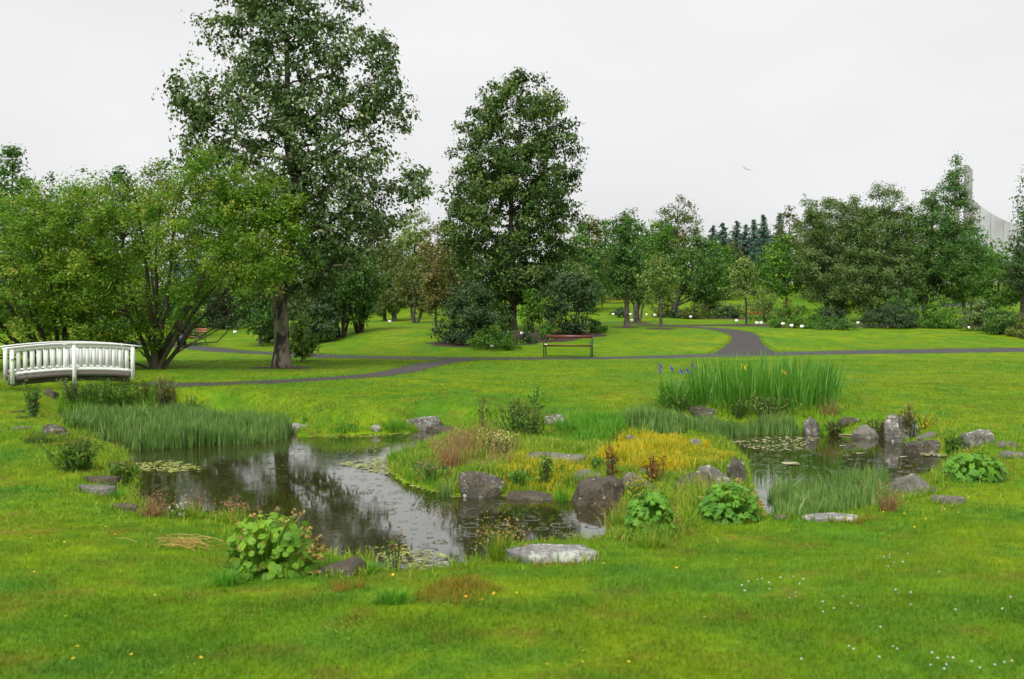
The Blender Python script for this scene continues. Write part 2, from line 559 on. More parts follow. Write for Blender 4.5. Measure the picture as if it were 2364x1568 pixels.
def make_water():
    m, t, b, o = newmat('pond_water')
    geo = N(t, 'ShaderNodeNewGeometry')
    pos = geo.outputs['Position']
    n1 = noise_tex(t, pos, 0.8, 3)
    c = mixc(t, mrange(t, n1, 0.35, 0.7), (0.022, 0.022, 0.006), (0.034, 0.032, 0.009))
    t.links.new(c, b.inputs['Base Color'])
    b.inputs['Roughness'].default_value = 0.03
    b.inputs['IOR'].default_value = 2.1
    hsum = None
    nA = noise_tex(t, pos, 5.0, 2, 0.5)
    nB = noise_tex(t, pos, 22.0, 2, 0.5)
    patch = mrange(t, noise_tex(t, pos, 0.55, 2), 0.42, 0.62, 0.15, 1.0)   # breeze ruffles parts of the pond
    a = N(t, 'ShaderNodeMath', operation='MULTIPLY')
    t.links.new(nA, a.inputs[0]); a.inputs[1].default_value = 1.6
    s = N(t, 'ShaderNodeMath', operation='ADD')
    t.links.new(a.outputs[0], s.inputs[0]); t.links.new(nB, s.inputs[1])
    s2 = N(t, 'ShaderNodeMath', operation='MULTIPLY')
    t.links.new(s.outputs[0], s2.inputs[0]); t.links.new(patch, s2.inputs[1])
    hsum = s2.outputs[0]
    for sc, thr, amp in ((3.1, 0.5, 6.0), (6.3, 0.55, 4.0)):               # rings where rain drops land
        vo = N(t, 'ShaderNodeTexVoronoi', Scale=sc, voronoi_dimensions='2D')
        t.links.new(pos, vo.inputs['Vector'])
        sp = N(t, 'ShaderNodeSeparateColor')
        t.links.new(vo.outputs['Color'], sp.inputs[0])
        rr = mrange(t, sp.outputs[1], 0, 1, 0.05, 0.34)
        df = N(t, 'ShaderNodeMath', operation='SUBTRACT')
        t.links.new(vo.outputs['Distance'], df.inputs[0]); t.links.new(rr, df.inputs[1])
        ab = N(t, 'ShaderNodeMath', operation='ABSOLUTE')
        t.links.new(df.outputs[0], ab.inputs[0])
        ring = mrange(t, ab.outputs[0], 0.0, 0.05, amp, 0.0)
        on = N(t, 'ShaderNodeMath', operation='GREATER_THAN')
        t.links.new(sp.outputs[0], on.inputs[0]); on.inputs[1].default_value = thr
        ml = N(t, 'ShaderNodeMath', operation='MULTIPLY')
        t.links.new(ring, ml.inputs[0]); t.links.new(on.outputs[0], ml.inputs[1])
        ad = N(t, 'ShaderNodeMath', operation='ADD')
        t.links.new(hsum, ad.inputs[0]); t.links.new(ml.outputs[0], ad.inputs[1])
        hsum = ad.outputs[0]
    bp = N(t, 'ShaderNodeBump', Strength=0.10, Distance=0.006)
    t.links.new(hsum, bp.inputs['Height'])
    t.links.new(bp.outputs[0], b.inputs['Normal'])
    return m

M = {}
M['lawn'] = make_lawn()
M['blade'] = make_blade()
M['water'] = make_water()
M['path'] = plain('wet_asphalt', (0.050, 0.048, 0.050), 0.6, scale=3.0, col2=(0.026, 0.025, 0.026), bump=0.4)
M['gravel'] = plain('path_gravel', (0.056, 0.047, 0.044), 0.75, scale=4.0, col2=(0.028, 0.023, 0.021), bump=0.6)
M['soil'] = plain('bed_soil', (0.060, 0.030, 0.020), 0.9, scale=9, col2=(0.022, 0.013, 0.010), bump=0.8)
M['bark'] = plain('grey_bark', (0.135, 0.115, 0.085), 0.85, scale=5, col2=(0.030, 0.025, 0.018), stretch=(1, 1, 0.45), bump=0.9)
M['bark_scar'] = plain('scarred_pale_bark', (0.185, 0.155, 0.112), 0.85, scale=2.6, col2=(0.018, 0.014, 0.011), stretch=(1.6, 1.6, 0.6), bump=1.0, lo=0.44, hi=0.56)
M['bark_dark'] = plain('dark_bark', (0.060, 0.045, 0.032), 0.85, scale=6, col2=(0.020, 0.015, 0.012), stretch=(1, 1, 0.4), bump=0.8)
M['bark_olive'] = plain('olive_bark', (0.085, 0.075, 0.040), 0.85, scale=6, col2=(0.030, 0.026, 0.016), stretch=(1, 1, 0.4), bump=0.8)
M['white'] = plain('white_paint', (0.84, 0.85, 0.83), 0.42, scale=3.5, col2=(0.66, 0.68, 0.64), stretch=(2, 2, 1))
M['white_worn'] = plain('peeling_white_paint', (0.80, 0.81, 0.79), 0.5, scale=9, col2=(0.10, 0.09, 0.075), stretch=(1, 1, 3.5), lo=0.36, hi=0.41)
M['oldwood'] = plain('weathered_wood', (0.16, 0.14, 0.12), 0.8, scale=8, col2=(0.08, 0.07, 0.06), stretch=(6, 6, 1), bump=0.4)
M['redwood'] = plain('red_brown_stained_wood', (0.185, 0.060, 0.032), 0.42, scale=9, col2=(0.095, 0.030, 0.020), stretch=(0.3, 4, 4))
M['orangewood'] = plain('orange_stained_wood', (0.36, 0.130, 0.060), 0.42, scale=9, col2=(0.24, 0.080, 0.040), stretch=(0.3, 4, 4))
M['iron'] = plain('dark_green_iron', (0.020, 0.030, 0.030), 0.4, scale=10, col2=(0.035, 0.048, 0.046))
M['binpaint'] = plain('black_green_metal', (0.010, 0.018, 0.018), 0.35)
M['plate'] = plain('label_white', (0.82, 0.82, 0.80), 0.4)
M['ink'] = plain('dark_ink', (0.03, 0.03, 0.03), 0.6)
M['concrete'] = plain('streaked_concrete', (0.50, 0.51, 0.52), 0.8, scale=0.35, col2=(0.28, 0.28, 0.28), stretch=(1, 1, 0.25))
M['concrete_dark'] = plain('concrete_edge', (0.36, 0.36, 0.36), 0.8, scale=0.5, col2=(0.17, 0.17, 0.17), stretch=(1, 1, 0.2))
M['bird'] = plain('gull_grey', (0.35, 0.35, 0.37), 0.6)
M['straw'] = leaf_mat('straw', (0.22, 0.15, 0.035), (0.40, 0.28, 0.08), trans=0.1)
M['stick'] = plain('pale_stick', (0.27, 0.24, 0.13), 0.7)
# foliage: dark, light, tip
M['poplar'] = leaf_mat('poplar_leaf', (0.040, 0.080, 0.024), (0.118, 0.180, 0.056), (0.32, 0.36, 0.20), 0.25)
M['maple'] = leaf_mat('centre_tree_leaf', (0.025, 0.060, 0.013), (0.080, 0.140, 0.024), (0.22, 0.27, 0.07), 0.25)
M['willow'] = leaf_mat('willow_leaf', (0.060, 0.145, 0.014), (0.172, 0.282, 0.024), (0.36, 0.37, 0.06), 0.42)
M['green'] = leaf_mat('mid_green_leaf', (0.030, 0.090, 0.018), (0.095, 0.190, 0.030), (0.17, 0.24, 0.06), 0.3)
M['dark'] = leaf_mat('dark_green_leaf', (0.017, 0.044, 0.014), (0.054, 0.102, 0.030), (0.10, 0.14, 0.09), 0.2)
M['olive'] = leaf_mat('olive_leaf', (0.045, 0.075, 0.018), (0.125, 0.155, 0.035), (0.24, 0.19, 0.06), 0.3)
M['bright'] = leaf_mat('bright_green_leaf', (0.038, 0.115, 0.014), (0.115, 0.235, 0.022), (0.22, 0.32, 0.05), 0.35)
M['pale'] = leaf_mat('pale_green_leaf', (0.075, 0.140, 0.028), (0.190, 0.270, 0.060), (0.34, 0.36, 0.15), 0.35)
M['greyleaf'] = leaf_mat('grey_green_leaf', (0.048, 0.096, 0.021), (0.142, 0.208, 0.046), (0.19, 0.23, 0.16), 0.25)
M['spruce'] = leaf_mat('spruce_needle', (0.034, 0.075, 0.056), (0.085, 0.150, 0.108), None, 0.1)
M['russet'] = leaf_mat('russet_leaf', (0.070, 0.072, 0.020), (0.150, 0.160, 0.036), (0.27, 0.20, 0.08), 0.3)
M['marigold'] = leaf_mat('marsh_marigold_leaf', (0.062, 0.165, 0.012), (0.175, 0.320, 0.020), None, 0.3, 0.5, 0.22, 3.0)
M['marigold_d'] = leaf_mat('marsh_marigold_leaf_green', (0.055, 0.165, 0.016), (0.135, 0.295, 0.028), None, 0.3, 0.5, 0.22, 3.0)
M['mare'] = leaf_mat('mares_tail', (0.056, 0.130, 0.024), (0.170, 0.270, 0.066), (0.22, 0.30, 0.14), 0.2, 0.5, 0.3, 2.2)
M['sedge'] = leaf_mat('yellow_sedge', (0.19, 0.26, 0.014), (0.56, 0.40, 0.014), (0.62, 0.42, 0.03), 0.4, 0.5, 0.3, 1.6)
M['meadow'] = leaf_mat('bank_grass', (0.088, 0.190, 0.014), (0.240, 0.325, 0.022), (0.44, 0.35, 0.09), 0.35, 0.5, 0.3, 1.4)
M['lush'] = leaf_mat('lush_grass', (0.050, 0.175, 0.014), (0.125, 0.300, 0.022), None, 0.35, 0.5, 0.3, 1.4)
M['iris'] = leaf_mat('iris_leaf', (0.034, 0.135, 0.014), (0.112, 0.280, 0.024), (0.26, 0.40, 0.10), 0.4, 0.4, 0.4, 1.5)
M['redgrass'] = leaf_mat('reddish_grass', (0.16, 0.12, 0.04), (0.34, 0.17, 0.11), (0.42, 0.22, 0.16), 0.3)
M['dock'] = leaf_mat('rust_dock', (0.12, 0.036, 0.012), (0.24, 0.085, 0.02), None, 0.2)
M['moss'] = leaf_mat('brown_moss', (0.130, 0.135, 0.012), (0.235, 0.165, 0.020), (0.30, 0.12, 0.03), 0.3)
M['float'] = leaf_mat('floating_leaf', (0.17, 0.22, 0.04), (0.36, 0.37, 0.10), (0.46, 0.44, 0.22), 0.1, 0.3)
M['pads'] = leaf_mat('pale_floating_pad', (0.20, 0.20, 0.09), (0.36, 0.34, 0.19), None, 0.05, 0.35)
M['yellow'] = plain('yellow_petal', (0.80, 0.50, 0.015), 0.5)
M['cream'] = plain('clover_white', (0.46, 0.45, 0.36), 0.6)
M['purple'] = leaf_mat('purple_petal', (0.10, 0.045, 0.32), (0.22, 0.12, 0.55), None, 0.3)
M['bluefl'] = leaf_mat('blue_lavender_flower', (0.10, 0.10, 0.34), (0.22, 0.26, 0.58), None, 0.2)
M['redfl'] = leaf_mat('red_lily_petal', (0.42, 0.06, 0.035), (0.55, 0.13, 0.09), None, 0.3)
M['pinkfl'] = leaf_mat('pink_petal', (0.50, 0.25, 0.28), (0.70, 0.48, 0.48), None, 0.3)
M['creamfl'] = leaf_mat('cream_flower', (0.42, 0.38, 0.15), (0.62, 0.58, 0.30), None, 0.3)
M['budfl'] = plain('tan_seedhead', (0.32, 0.22, 0.05), 0.7)
M['rock_lichen'] = rock_mat('rock_white_lichen', (0.100, 0.096, 0.082), (0.175, 0.170, 0.150), 0.75, 0.2)
M['rock_spot'] = rock_mat('rock_spotted', (0.060, 0.055, 0.041), (0.115, 0.106, 0.083), 0.52, 0.3)
M['rock_brown'] = rock_mat('rock_brown', (0.066, 0.056, 0.042), (0.112, 0.096, 0.075), 0.26, 0.1)
M['rock_grey'] = rock_mat('rock_grey', (0.122, 0.117, 0.100), (0.205, 0.198, 0.172), 0.42, 0.0)
M['rock_white'] = rock_mat('rock_pale_slab', (0.20, 0.195, 0.20), (0.30, 0.295, 0.30), 0.85, 0.0, 6.0)

# ------------------------------------------------------------------ ground, water, paths, beds
def axis(parts):
    out = []
    for a, b, s in parts:
        out.append(np.arange(a, b, s))
    return np.concatenate(out)

xs = axis([(0, 8, 0.125), (8, 26, 0.3), (26, 70, 2.0), (70, 200, 12), (200, 1500, 130)])
xs = np.concatenate([-xs[:0:-1], xs])
ys = axis([(-60, -5, 5), (-5, 3, 0.5), (3, 21, 0.12), (21, 46, 0.3), (46, 110, 1.0), (110, 200, 6), (200, 1600, 100)])
gx, gy = np.meshgrid(xs, ys)
gz = H(gx.ravel(), gy.ravel())
nx, ny = len(xs), len(ys)
GZ = gz.reshape(ny, nx)
ii = (np.arange(ny - 1)[:, None] * nx + np.arange(nx - 1)[None]).ravel()
gq = np.stack([ii, ii + 1, ii + nx + 1, ii + nx], -1)
link('lawn', mesh('lawn', np.stack([gx.ravel(), gy.ravel(), gz], -1), [gq], M['lawn'], None, True), kind='structure',
     label='mown green lawn around the pond')

wv = [(-9, 6, WATER), (9, 6, WATER), (9, 21.5, WATER), (-9, 21.5, WATER)]
link('water', mesh('water', wv, [[[0, 1, 2, 3]]], M['water']), kind='structure', label='dark rain-dimpled pond water')

def smooth_line(P, step=0.3):
    P = np.asarray(P, float)
    n = len(P)
    Q = np.vstack([2 * P[0] - P[1], P, 2 * P[-1] - P[-2]])
    out = []
    for i in range(1, n):
        p0, p1, p2, p3 = Q[i - 1], Q[i], Q[i + 1], Q[i + 2]
        L = np.linalg.norm(p2[:2] - p1[:2])
        t = np.linspace(0, 1, max(3, int(L / step)), endpoint=False)[:, None]
        out.append(0.5 * ((2 * p1) + (-p0 + p2) * t + (2 * p0 - 5 * p1 + 4 * p2 - p3) * t ** 2 + (-p0 + 3 * p1 - 3 * p2 + p3) * t ** 3))
    out.append(P[-1:])
    return np.vstack(out)

PATHS = []

def path(pts_px, widths, mat, label, lift=0.014):
    P = np.array([[*G(px, py)[:2], wd] for (px, py), wd in zip(pts_px, widths)])
    L = smooth_line(P)
    t = np.gradient(L[:, :2], axis=0)
    t /= np.linalg.norm(t, axis=1)[:, None]
    n = np.stack([-t[:, 1], t[:, 0]], -1)
    k = 7
    rows = []
    for j in range(k):
        u = (j / (k - 1) - 0.5)
        jit = 0.0
        if j in (0, k - 1):
            jit = 0.05 * noise2(L[:, 0] + j, L[:, 1], 2.5)
        xy = L[:, :2] + n * (u * L[:, 2] + jit)[:, None]
        rows.append(np.stack([xy[:, 0], xy[:, 1], H(xy[:, 0], xy[:, 1]) + (lift if 0 < j < k - 1 else -0.006)], -1))
    V = np.stack(rows, 1).reshape(-1, 3)
    i = (np.arange(len(L) - 1)[:, None] * k + np.arange(k - 1)[None]).ravel()
    q = np.stack([i, i + k, i + k + 1, i + 1], -1)[:, ::-1]
    link('path', mesh('path', V, [q], mat, None, True), kind='structure', label=label)
    PATHS.append((L[:, :2], L[:, 2] / 2))

path([(150, 786), (330, 793), (430, 801), (560, 813), (720, 821), (900, 826), (1060, 828), (1250, 828), (1450, 826), (1690, 820), (1900, 815), (2150, 811), (2363, 808), (2550, 806)],
     [1.6, 1.7, 2.0, 1.7, 1.6, 1.5, 1.6, 1.5, 1.5, 1.7, 1.6, 1.6, 1.6, 1.6], M['path'], 'dark asphalt path running across the park past the bench')
path([(1075, 830), (1000, 840), (920, 858), (840, 869), (700, 878), (560, 884), (420, 888), (330, 887)],
     [1.2, 1.15, 1.1, 1.1, 1.1, 1.0, 1.0, 1.0], M['gravel'], 'narrow gravel path branching towards the white bridge', 0.020)
path([(1722, 818), (1722, 802), (1722, 786), (1717, 775), (1695, 766), (1655, 760), (1600, 756), (1530, 752), (1460, 747), (1390, 745)],
     [2.8, 1.9, 1.35, 1.35, 1.4, 1.3, 1.3, 1.3, 1.2, 1.2], M['gravel'], 'gravel path curving back between the lawns', 0.020)
path([(2060, 714), (2150, 706), (2230, 703), (2330, 700)], [3, 3, 3, 3], M['path'], 'far asphalt path behind the shrubs')

def bed(cx_, cy_, rx, ry, label, seed=0, rz=0.0):
    rg = np.random.default_rng(seed)
    K, R = 40, 6
    th = np.arange(K) * 2 * math.pi / K
    rad = 1 + 0.12 * np.sin(th * 3 + rg.uniform(0, 6)) + 0.07 * np.sin(th * 7 + rg.uniform(0, 6)) + 0.03 * rg.normal(size=K)
    rows = [[(cx_, cy_)] * K]
    for r in range(1, R + 1):
        f = r / R
        u, v = rx * rad * np.cos(th) * f, ry * rad * np.sin(th) * f
        rows.append(np.stack([cx_ + u * math.cos(rz) - v * math.sin(rz), cy_ + u * math.sin(rz) + v * math.cos(rz)], -1))
    xy = np.concatenate([np.asarray(r, float) for r in rows])
    z = H(xy[:, 0], xy[:, 1]) + 0.03
    z[-K:] -= 0.045
    i = (np.arange(R)[:, None] * K + np.arange(K)[None])
    j = (np.arange(R)[:, None] * K + (np.arange(K)[None] + 1) % K)
    q = np.stack([i, i + K, j + K, j], -1).reshape(-1, 4)
    link('soil_bed', mesh('soil_bed', np.column_stack([xy, z]), [q[:, ::-1]], M['soil'], None, True), kind='structure', label=label)

for px, py, rx, ry, lb in [(1215, 775, 3.6, 2.6, 'dark soil bed under the tall central tree'),
                           (2050, 752, 12.5, 2.6, 'long soil bed under the shrubs on the right'),
                           (1720, 735, 3.6, 1.6, 'reddish soil bed before the dark hedge'),
                           (652, 850, 1.0, 0.55, 'bare earth ring around the thick trunk'),
                           (1524, 760, 0.75, 0.5, 'dark earth ring under the leaning tree'),
                           (1722, 752, 1.6, 0.6, 'earth patch around the young tree by the labels'),
                           (1446, 757, 0.7, 0.4, 'earth patch at the foot of the slim tree'),
                           (1470, 745, 0.9, 0.6, 'earth patch at the forked small tree'),
                           (1100, 795, 2.3, 1.0, 'brown bed edge before the big dark bush')]:
    g = G(px, py)
    bed(g[0], g[1], rx, ry, lb, int(px))

# ------------------------------------------------------------------ trees and shrubs
def make_tree(name, label, category, base, env, leafmat, barkmat, leaf=0.12, lai=3.0, clump=0.35, trunk_r=0.15, stems=1, nlimb=16,
              seed=0, group=None, flat=0.9, twigs=True, aspect=0.62, droop=0.3, low=0.0, out=0.42, extra=None, stem_spread=0.6, up=0.5, crown_name='crown', lobes=(), lobe=0.16, bow=(0.6, 0.95), lobe_fwd=0.2):
    """env = (z, cx, r) world rows from bottom to top; grows stems, limbs, twigs and leaf clumps inside it"""
    rg = np.random.default_rng(seed + 11)
    bx, by, bz = base
    z, cx, r = [np.asarray(k, float) for k in env]
    zz = np.linspace(z[0], z[-1], 60)
    rr = np.interp(zz, z, r); cc = np.interp(zz, z, cx)
    area = np.trapz(2 * rr, zz) * 0.92
    nleaf = int((1.75 if leaf < 0.16 else 1.5) * lai * area / (leaf * leaf * aspect * 0.5))
    ncl = int(np.clip(1.5 * area / (clump * 0.85) ** 2, 16, 1700))
    pw = rr ** 1.3 + 1e-6
    cz = rg.choice(zz, ncl, p=pw / pw.sum()) + rg.normal(0, (zz[1] - zz[0]) * 0.6, ncl)
    th = rg.uniform(0, 2 * math.pi, ncl)
    rho = rg.random(ncl) ** out * rg.uniform(0.88, 1.10, ncl)
    R_ = np.interp(cz, z, r); X_ = np.interp(cz, z, cx)
    # uneven outline: lobes
    lob = 1 + lobe * vnoise(np.stack([np.cos(th) * 1.3 + seed, np.sin(th) * 1.3, cz * 0.55], -1), 1.0)
    C = np.stack([X_ + R_ * rho * lob * np.cos(th), by + R_ * flat * rho * lob * np.sin(th), cz], -1)
    for lx, lz, rx, rzz, m in lobes:
        u = rg.normal(size=(m, 3)); u /= np.linalg.norm(u, axis=1)[:, None]
        u *= rg.random((m, 1)) ** 0.45
        C = np.concatenate([C, np.array([lx, by - lobe_fwd, lz]) + u * [rx, rx, rzz]])
    nleaf = int(nleaf * len(C) / ncl)
    ncl = len(C)
    ztop = z[-1]
    h = ztop - bz
    samples, srad = [], []
    wood, limbs = Geo(), Geo()
    stem_paths = []
    if stems == 1:
        t = np.linspace(0, 1, 14)
        zt = bz + t * h * 0.93
        px_ = bx + (np.interp(zt, z, cx) - bx) * sstep(0.1, 0.8, t) + 0.05 * trunk_r / 0.2 * np.cumsum(rg.normal(0, 0.35, 14)) * (t > 0.05)
        py_ = by + 0.05 * trunk_r / 0.2 * np.cumsum(rg.normal(0, 0.35, 14)) * (t > 0.05)
        P = np.stack([px_, py_, zt], -1)
        P[0, 2] -= 0.25
        rad = trunk_r * (1 - 0.92 * t ** 0.9)
        Pf = smooth_line(P, 0.08 if trunk_r > 0.2 else 0.12)
        rf = np.interp(np.linspace(0, 1, len(Pf)), np.linspace(0, 1, 14), rad)
        if trunk_r > 0.2:
            rf = rf * (1 + 0.07 * vnoise(Pf * [1, 1, 2.2], 1.5))
        rf = rf * (1 + 0.55 * np.exp(-np.maximum(Pf[:, 2] - bz, 0) / (0.75 * trunk_r)))
        stem_paths.append((Pf, rf))
    else:
        for k in range(stems):
            a = 2 * math.pi * (k + rg.uniform(-0.3, 0.3)) / stems
            ft = rg.uniform(0.60, 0.90)
            tz = bz + h * ft
            tr = np.interp(tz, z, r) * stem_spread * rg.uniform(0.5, 1.1)
            tx = np.interp(tz, z, cx) + tr * math.cos(a)
            ty = by + flat * tr * math.sin(a)
            t = np.linspace(0, 1, 12)
            bw = rg.uniform(*bow)
            P = np.stack([bx + (tx - bx) * t ** bw, by + (ty - by) * t ** bw, bz - 0.15 + (tz - bz + 0.15) * t ** (1.15)], -1)
            P[1:] += np.cumsum(rg.normal(0, 0.018 * h / 3, (11, 3)), 0) * [1, 1, 0.3]
            P[:, 0] += 0.5 * trunk_r * math.cos(a); P[:, 1] += 0.5 * trunk_r * math.sin(a)
            r0 = trunk_r * rg.uniform(0.6, 1.0)
            stem_paths.append((smooth_line(P, 0.25), None))
            stem_paths[-1] = (stem_paths[-1][0], r0 * (1 - 0.85 * np.linspace(0, 1, len(stem_paths[-1][0]))))
    for P, rd in stem_paths:
        if stems == 1 or category != 'tree':
            wood.tube(P, rd, 10 if trunk_r > 0.2 else 7, var=0.5)
        samples.append(P); srad.append(rd)
    S = np.concatenate(samples); SR = np.concatenate(srad)
    zb = z[0] + low
    lim_s, lim_r = [S[S[:, 2] > zb - 0.3 * h * 0.3]], [SR[S[:, 2] > zb - 0.3 * h * 0.3]]
    if len(lim_s[0]) == 0:
        lim_s, lim_r = [S], [SR]
    order = rg.permutation(ncl)[:nlimb]
    for k in order:
        tgt = C[k]
        d = np.hypot(S[:, 0] - tgt[0], S[:, 1] - tgt[1])
        cost = np.abs(S[:, 2] - (tgt[2] - 0.55 * d)) + 0.4 * d + 5 * (S[:, 2] < min(zb, tgt[2]) - 0.35 * h * 0.3)
        j = int(np.argmin(cost))
        a = S[j]
        mid = (a + tgt) / 2
        mid[2] -= 0.10 * np.linalg.norm(tgt - a)
        t = np.linspace(0, 1, 9)[:, None]
        P = a * (1 - t) ** 2 + 2 * mid * t * (1 - t) + tgt * t * t
        P[1:-1] += rg.normal(0, 0.02 * np.linalg.norm(tgt - a), (7, 3))
        r0 = max(0.012, min(SR[j] * 0.42, 0.022 * np.linalg.norm(tgt - a) + 0.01))
        rd = r0 * (1 - 0.86 * t[:, 0])
        limbs.tube(P, rd, 5, cap=False)
        lim_s.append(P); lim_r.append(rd)
    LS = np.concatenate(lim_s); LR = np.concatenate(lim_r)
    AT = C.copy()
    if twigs:
        for k in range(ncl):
            tgt = C[k]
            dv = LS - tgt
            d = np.sqrt((dv ** 2).sum(1)) + 0.6 * np.maximum(0, dv[:, 2])
            j = int(np.argmin(d))
            a = LS[j]
            L = np.linalg.norm(tgt - a)
            AT[k] = tgt + (a - tgt) * min(1.0, 1.2 / (L + 1e-6))
            if L < 0.1:
                continue
            r0 = min(LR[j], 0.006 + 0.010 * L) * 0.8
            limbs.tube(np.array([a, tgt]), [r0, r0 * 0.3], 3, cap=False)
    per = rg.multinomial(nleaf, rg.dirichlet(np.full(ncl, 2.5)))
    idx = np.repeat(np.arange(ncl), per)
    n = len(idx)
    g = np.clip(rg.normal(size=(n, 3)), -1.7, 1.7) * [1, 1, 0.72] * clump * 0.56
    tw = rg.random(n) < 0.32                                             # some leaves follow the twig and its tip
    f = rg.uniform(-0.45, 0.8, n)
    Lp = np.where(tw[:, None], C[idx] + (AT[idx] - C[idx]) * f[:, None] + g * 0.45, C[idx] + g)
    ax = np.stack([np.interp(Lp[:, 2], z, cx), np.full(n, by), Lp[:, 2] - 0.25 * np.interp(Lp[:, 2], z, r)], -1)
    o = Lp - ax
    o /= np.linalg.norm(o, axis=1)[:, None] + 1e-9
    o = o * 0.8 + g / (np.linalg.norm(g, axis=1)[:, None] + 1e-9) * 0.7   # clumps shade as rounded masses
    keep = Lp[:, 2] > np.minimum(bz + 0.04, z[0])
    cl_var = rg.normal(0, 0.22, ncl)
    lv = np.clip(rg.random(n) * 0.92 + cl_var[idx], 0, 1)
    Lp, o, lv = Lp[keep], o[keep], lv[keep]
    V, T, _, v = leafquads(Lp, leaf * rg.uniform(0.55, 1.4, len(Lp)), o * 0.5, up, aspect, droop, rg, lv)
    b3 = np.array([bx, by, bz])
    root = thing(name, (bx, by, bz), label, category, group)
    wood.V = [q - b3 for q in wood.V]
    limbs.V = [q - b3 for q in limbs.V]
    if stems > 1 and category == 'tree':
        for P, rd in stem_paths:
            sg_ = Geo(); sg_.tube(P - b3, rd, 7)
            sg_.obj('stem', barkmat, root, smooth=True)
        limbs.obj('branches', barkmat, root, smooth=True, kind='stuff')
    else:
        limbs.obj('branches', barkmat, wood.obj('trunk' if stems == 1 else 'stems', barkmat, root, smooth=True), smooth=True, kind='stuff')
    link(crown_name, mesh(crown_name, V - b3, [T], leafmat, v), root)
    if extra:
        mat, cnt, size, nm = extra
        sel = rg.choice(len(Lp), min(cnt, len(Lp)), replace=False)
        sel = sel[np.argsort(-(o[sel] @ np.array([0, -1, 0.4])))]
        f = Geo()
        for q in Lp[sel]:
            c = np.repeat((q + o[0] * 0)[None], 6, 0) + rg.normal(0, size * 0.35, (6, 3)) + np.array([0, -0.06, 0.05])
            f.add(*leafquads(c, np.full(6, size), None, 0.8, 0.9, 0, rg))
        f.V = [q - b3 for q in f.V]
        f.obj(nm, mat, root, kind='stuff')
    return root

def rows(px_rows, Y):
    """picture rows (y, x_left, x_right) at depth Y -> env in metres, bottom to top"""
    A = sorted(px_rows, key=lambda q: -q[0])
    zc = [at_depth(0, a[0], Y)[2] for a in A]
    xl = np.array([at_depth(a[1], a[0], Y)[0] for a in A]); xr = np.array([at_depth(a[2], a[0], Y)[0] for a in A])
    return np.array(zc), (xl + xr) / 2, (xr - xl) / 2

def oval(x0, x1, yt, yb, Y, kind='round'):
    prof = {'round': [(0, .55), (.12, .82), (.35, 1), (.6, .93), (.8, .7), (.93, .38), (1, .1)],
            'dome': [(0, .92), (.15, 1), (.4, .97), (.65, .82), (.85, .52), (1, .12)],
            'tall': [(0, .35), (.12, .75), (.35, 1), (.6, .85), (.8, .55), (.92, .3), (1, .06)],
            'vase': [(0, .30), (.2, .6), (.45, .9), (.7, 1), (.88, .75), (1, .2)]}[kind]
    c, hw = (x0 + x1) / 2, (x1 - x0) / 2
    return rows([(yb + (yt - yb) * t, c - hw * k, c + hw * k) for t, k in prof], Y)

T_N = [0]

def tree(label, bpx, env_px, mat, bark='bark', Y=None, kind=None, name='broadleaf_tree', category='tree', **kw):
    T_N[0] += 1
    if Y is None:
        g = G(*bpx)
    else:
        q = at_depth(bpx[0], bpx[1], Y)
        g = np.array([q[0], Y, h1(q[0], Y)])
    env = rows(env_px, g[1]) if kind is None else oval(*env_px, g[1], kind)
    kw['lobes'] = [(*at_depth(a, b, g[1])[[0, 2]], c / FPX * g[1], d / FPX * g[1], m) for a, b, c, d, m in kw.get('lobes', ())]
    return make_tree(name, label, category, g, env, M[mat], M[bark], seed=T_N[0], **kw)

# --- the two landmark trees
tree('tall poplar with a thick scarred trunk, its top cut off by the picture', (650, 850),
     [(690, 640, 740), (640, 640, 830), (600, 650, 890), (540, 610, 940), (470, 560, 950), (430, 520, 950), (380, 450, 940), (330, 430, 925), (290, 410, 925), (240, 400, 935), (200, 400, 930),
      (150, 430, 910), (110, 445, 890), (60, 455, 850), (0, 475, 825), (-80, 490, 820), (-150, 540, 790), (-210, 640, 720)],
     'poplar', 'bark_scar', name='poplar_tree', leaf=0.130, lai=2.35, clump=0.34, trunk_r=0.25, nlimb=40, flat=0.60, aspect=0.7, droop=0.7, out=0.56, lobe=0.10, lobes=[(440, 225, 60, 55, 24), (905, 250, 55, 80, 30), (950, 430, 40, 70, 20), (470, 350, 50, 50, 16), (880, 130, 40, 50, 14)])
tree('tall dark egg-shaped tree standing alone behind the front bench', (1182, 762),
     [(690, 1130, 1245), (655, 1060, 1300), (610, 1030, 1318), (560, 1018, 1326), (500, 1015, 1328), (450, 1018, 1334), (410, 1036, 1334), (360, 1052, 1332), (310, 1066, 1328), (260, 1082, 1312),
      (225, 1112, 1288), (198, 1135, 1268), (178, 1158, 1245)],
     'maple', 'bark', name='egg_shaped_tree', leaf=0.155, lai=4.5, clump=0.38, trunk_r=0.22, nlimb=36, flat=0.85, droop=0.8, out=0.40, lobe=0.05)

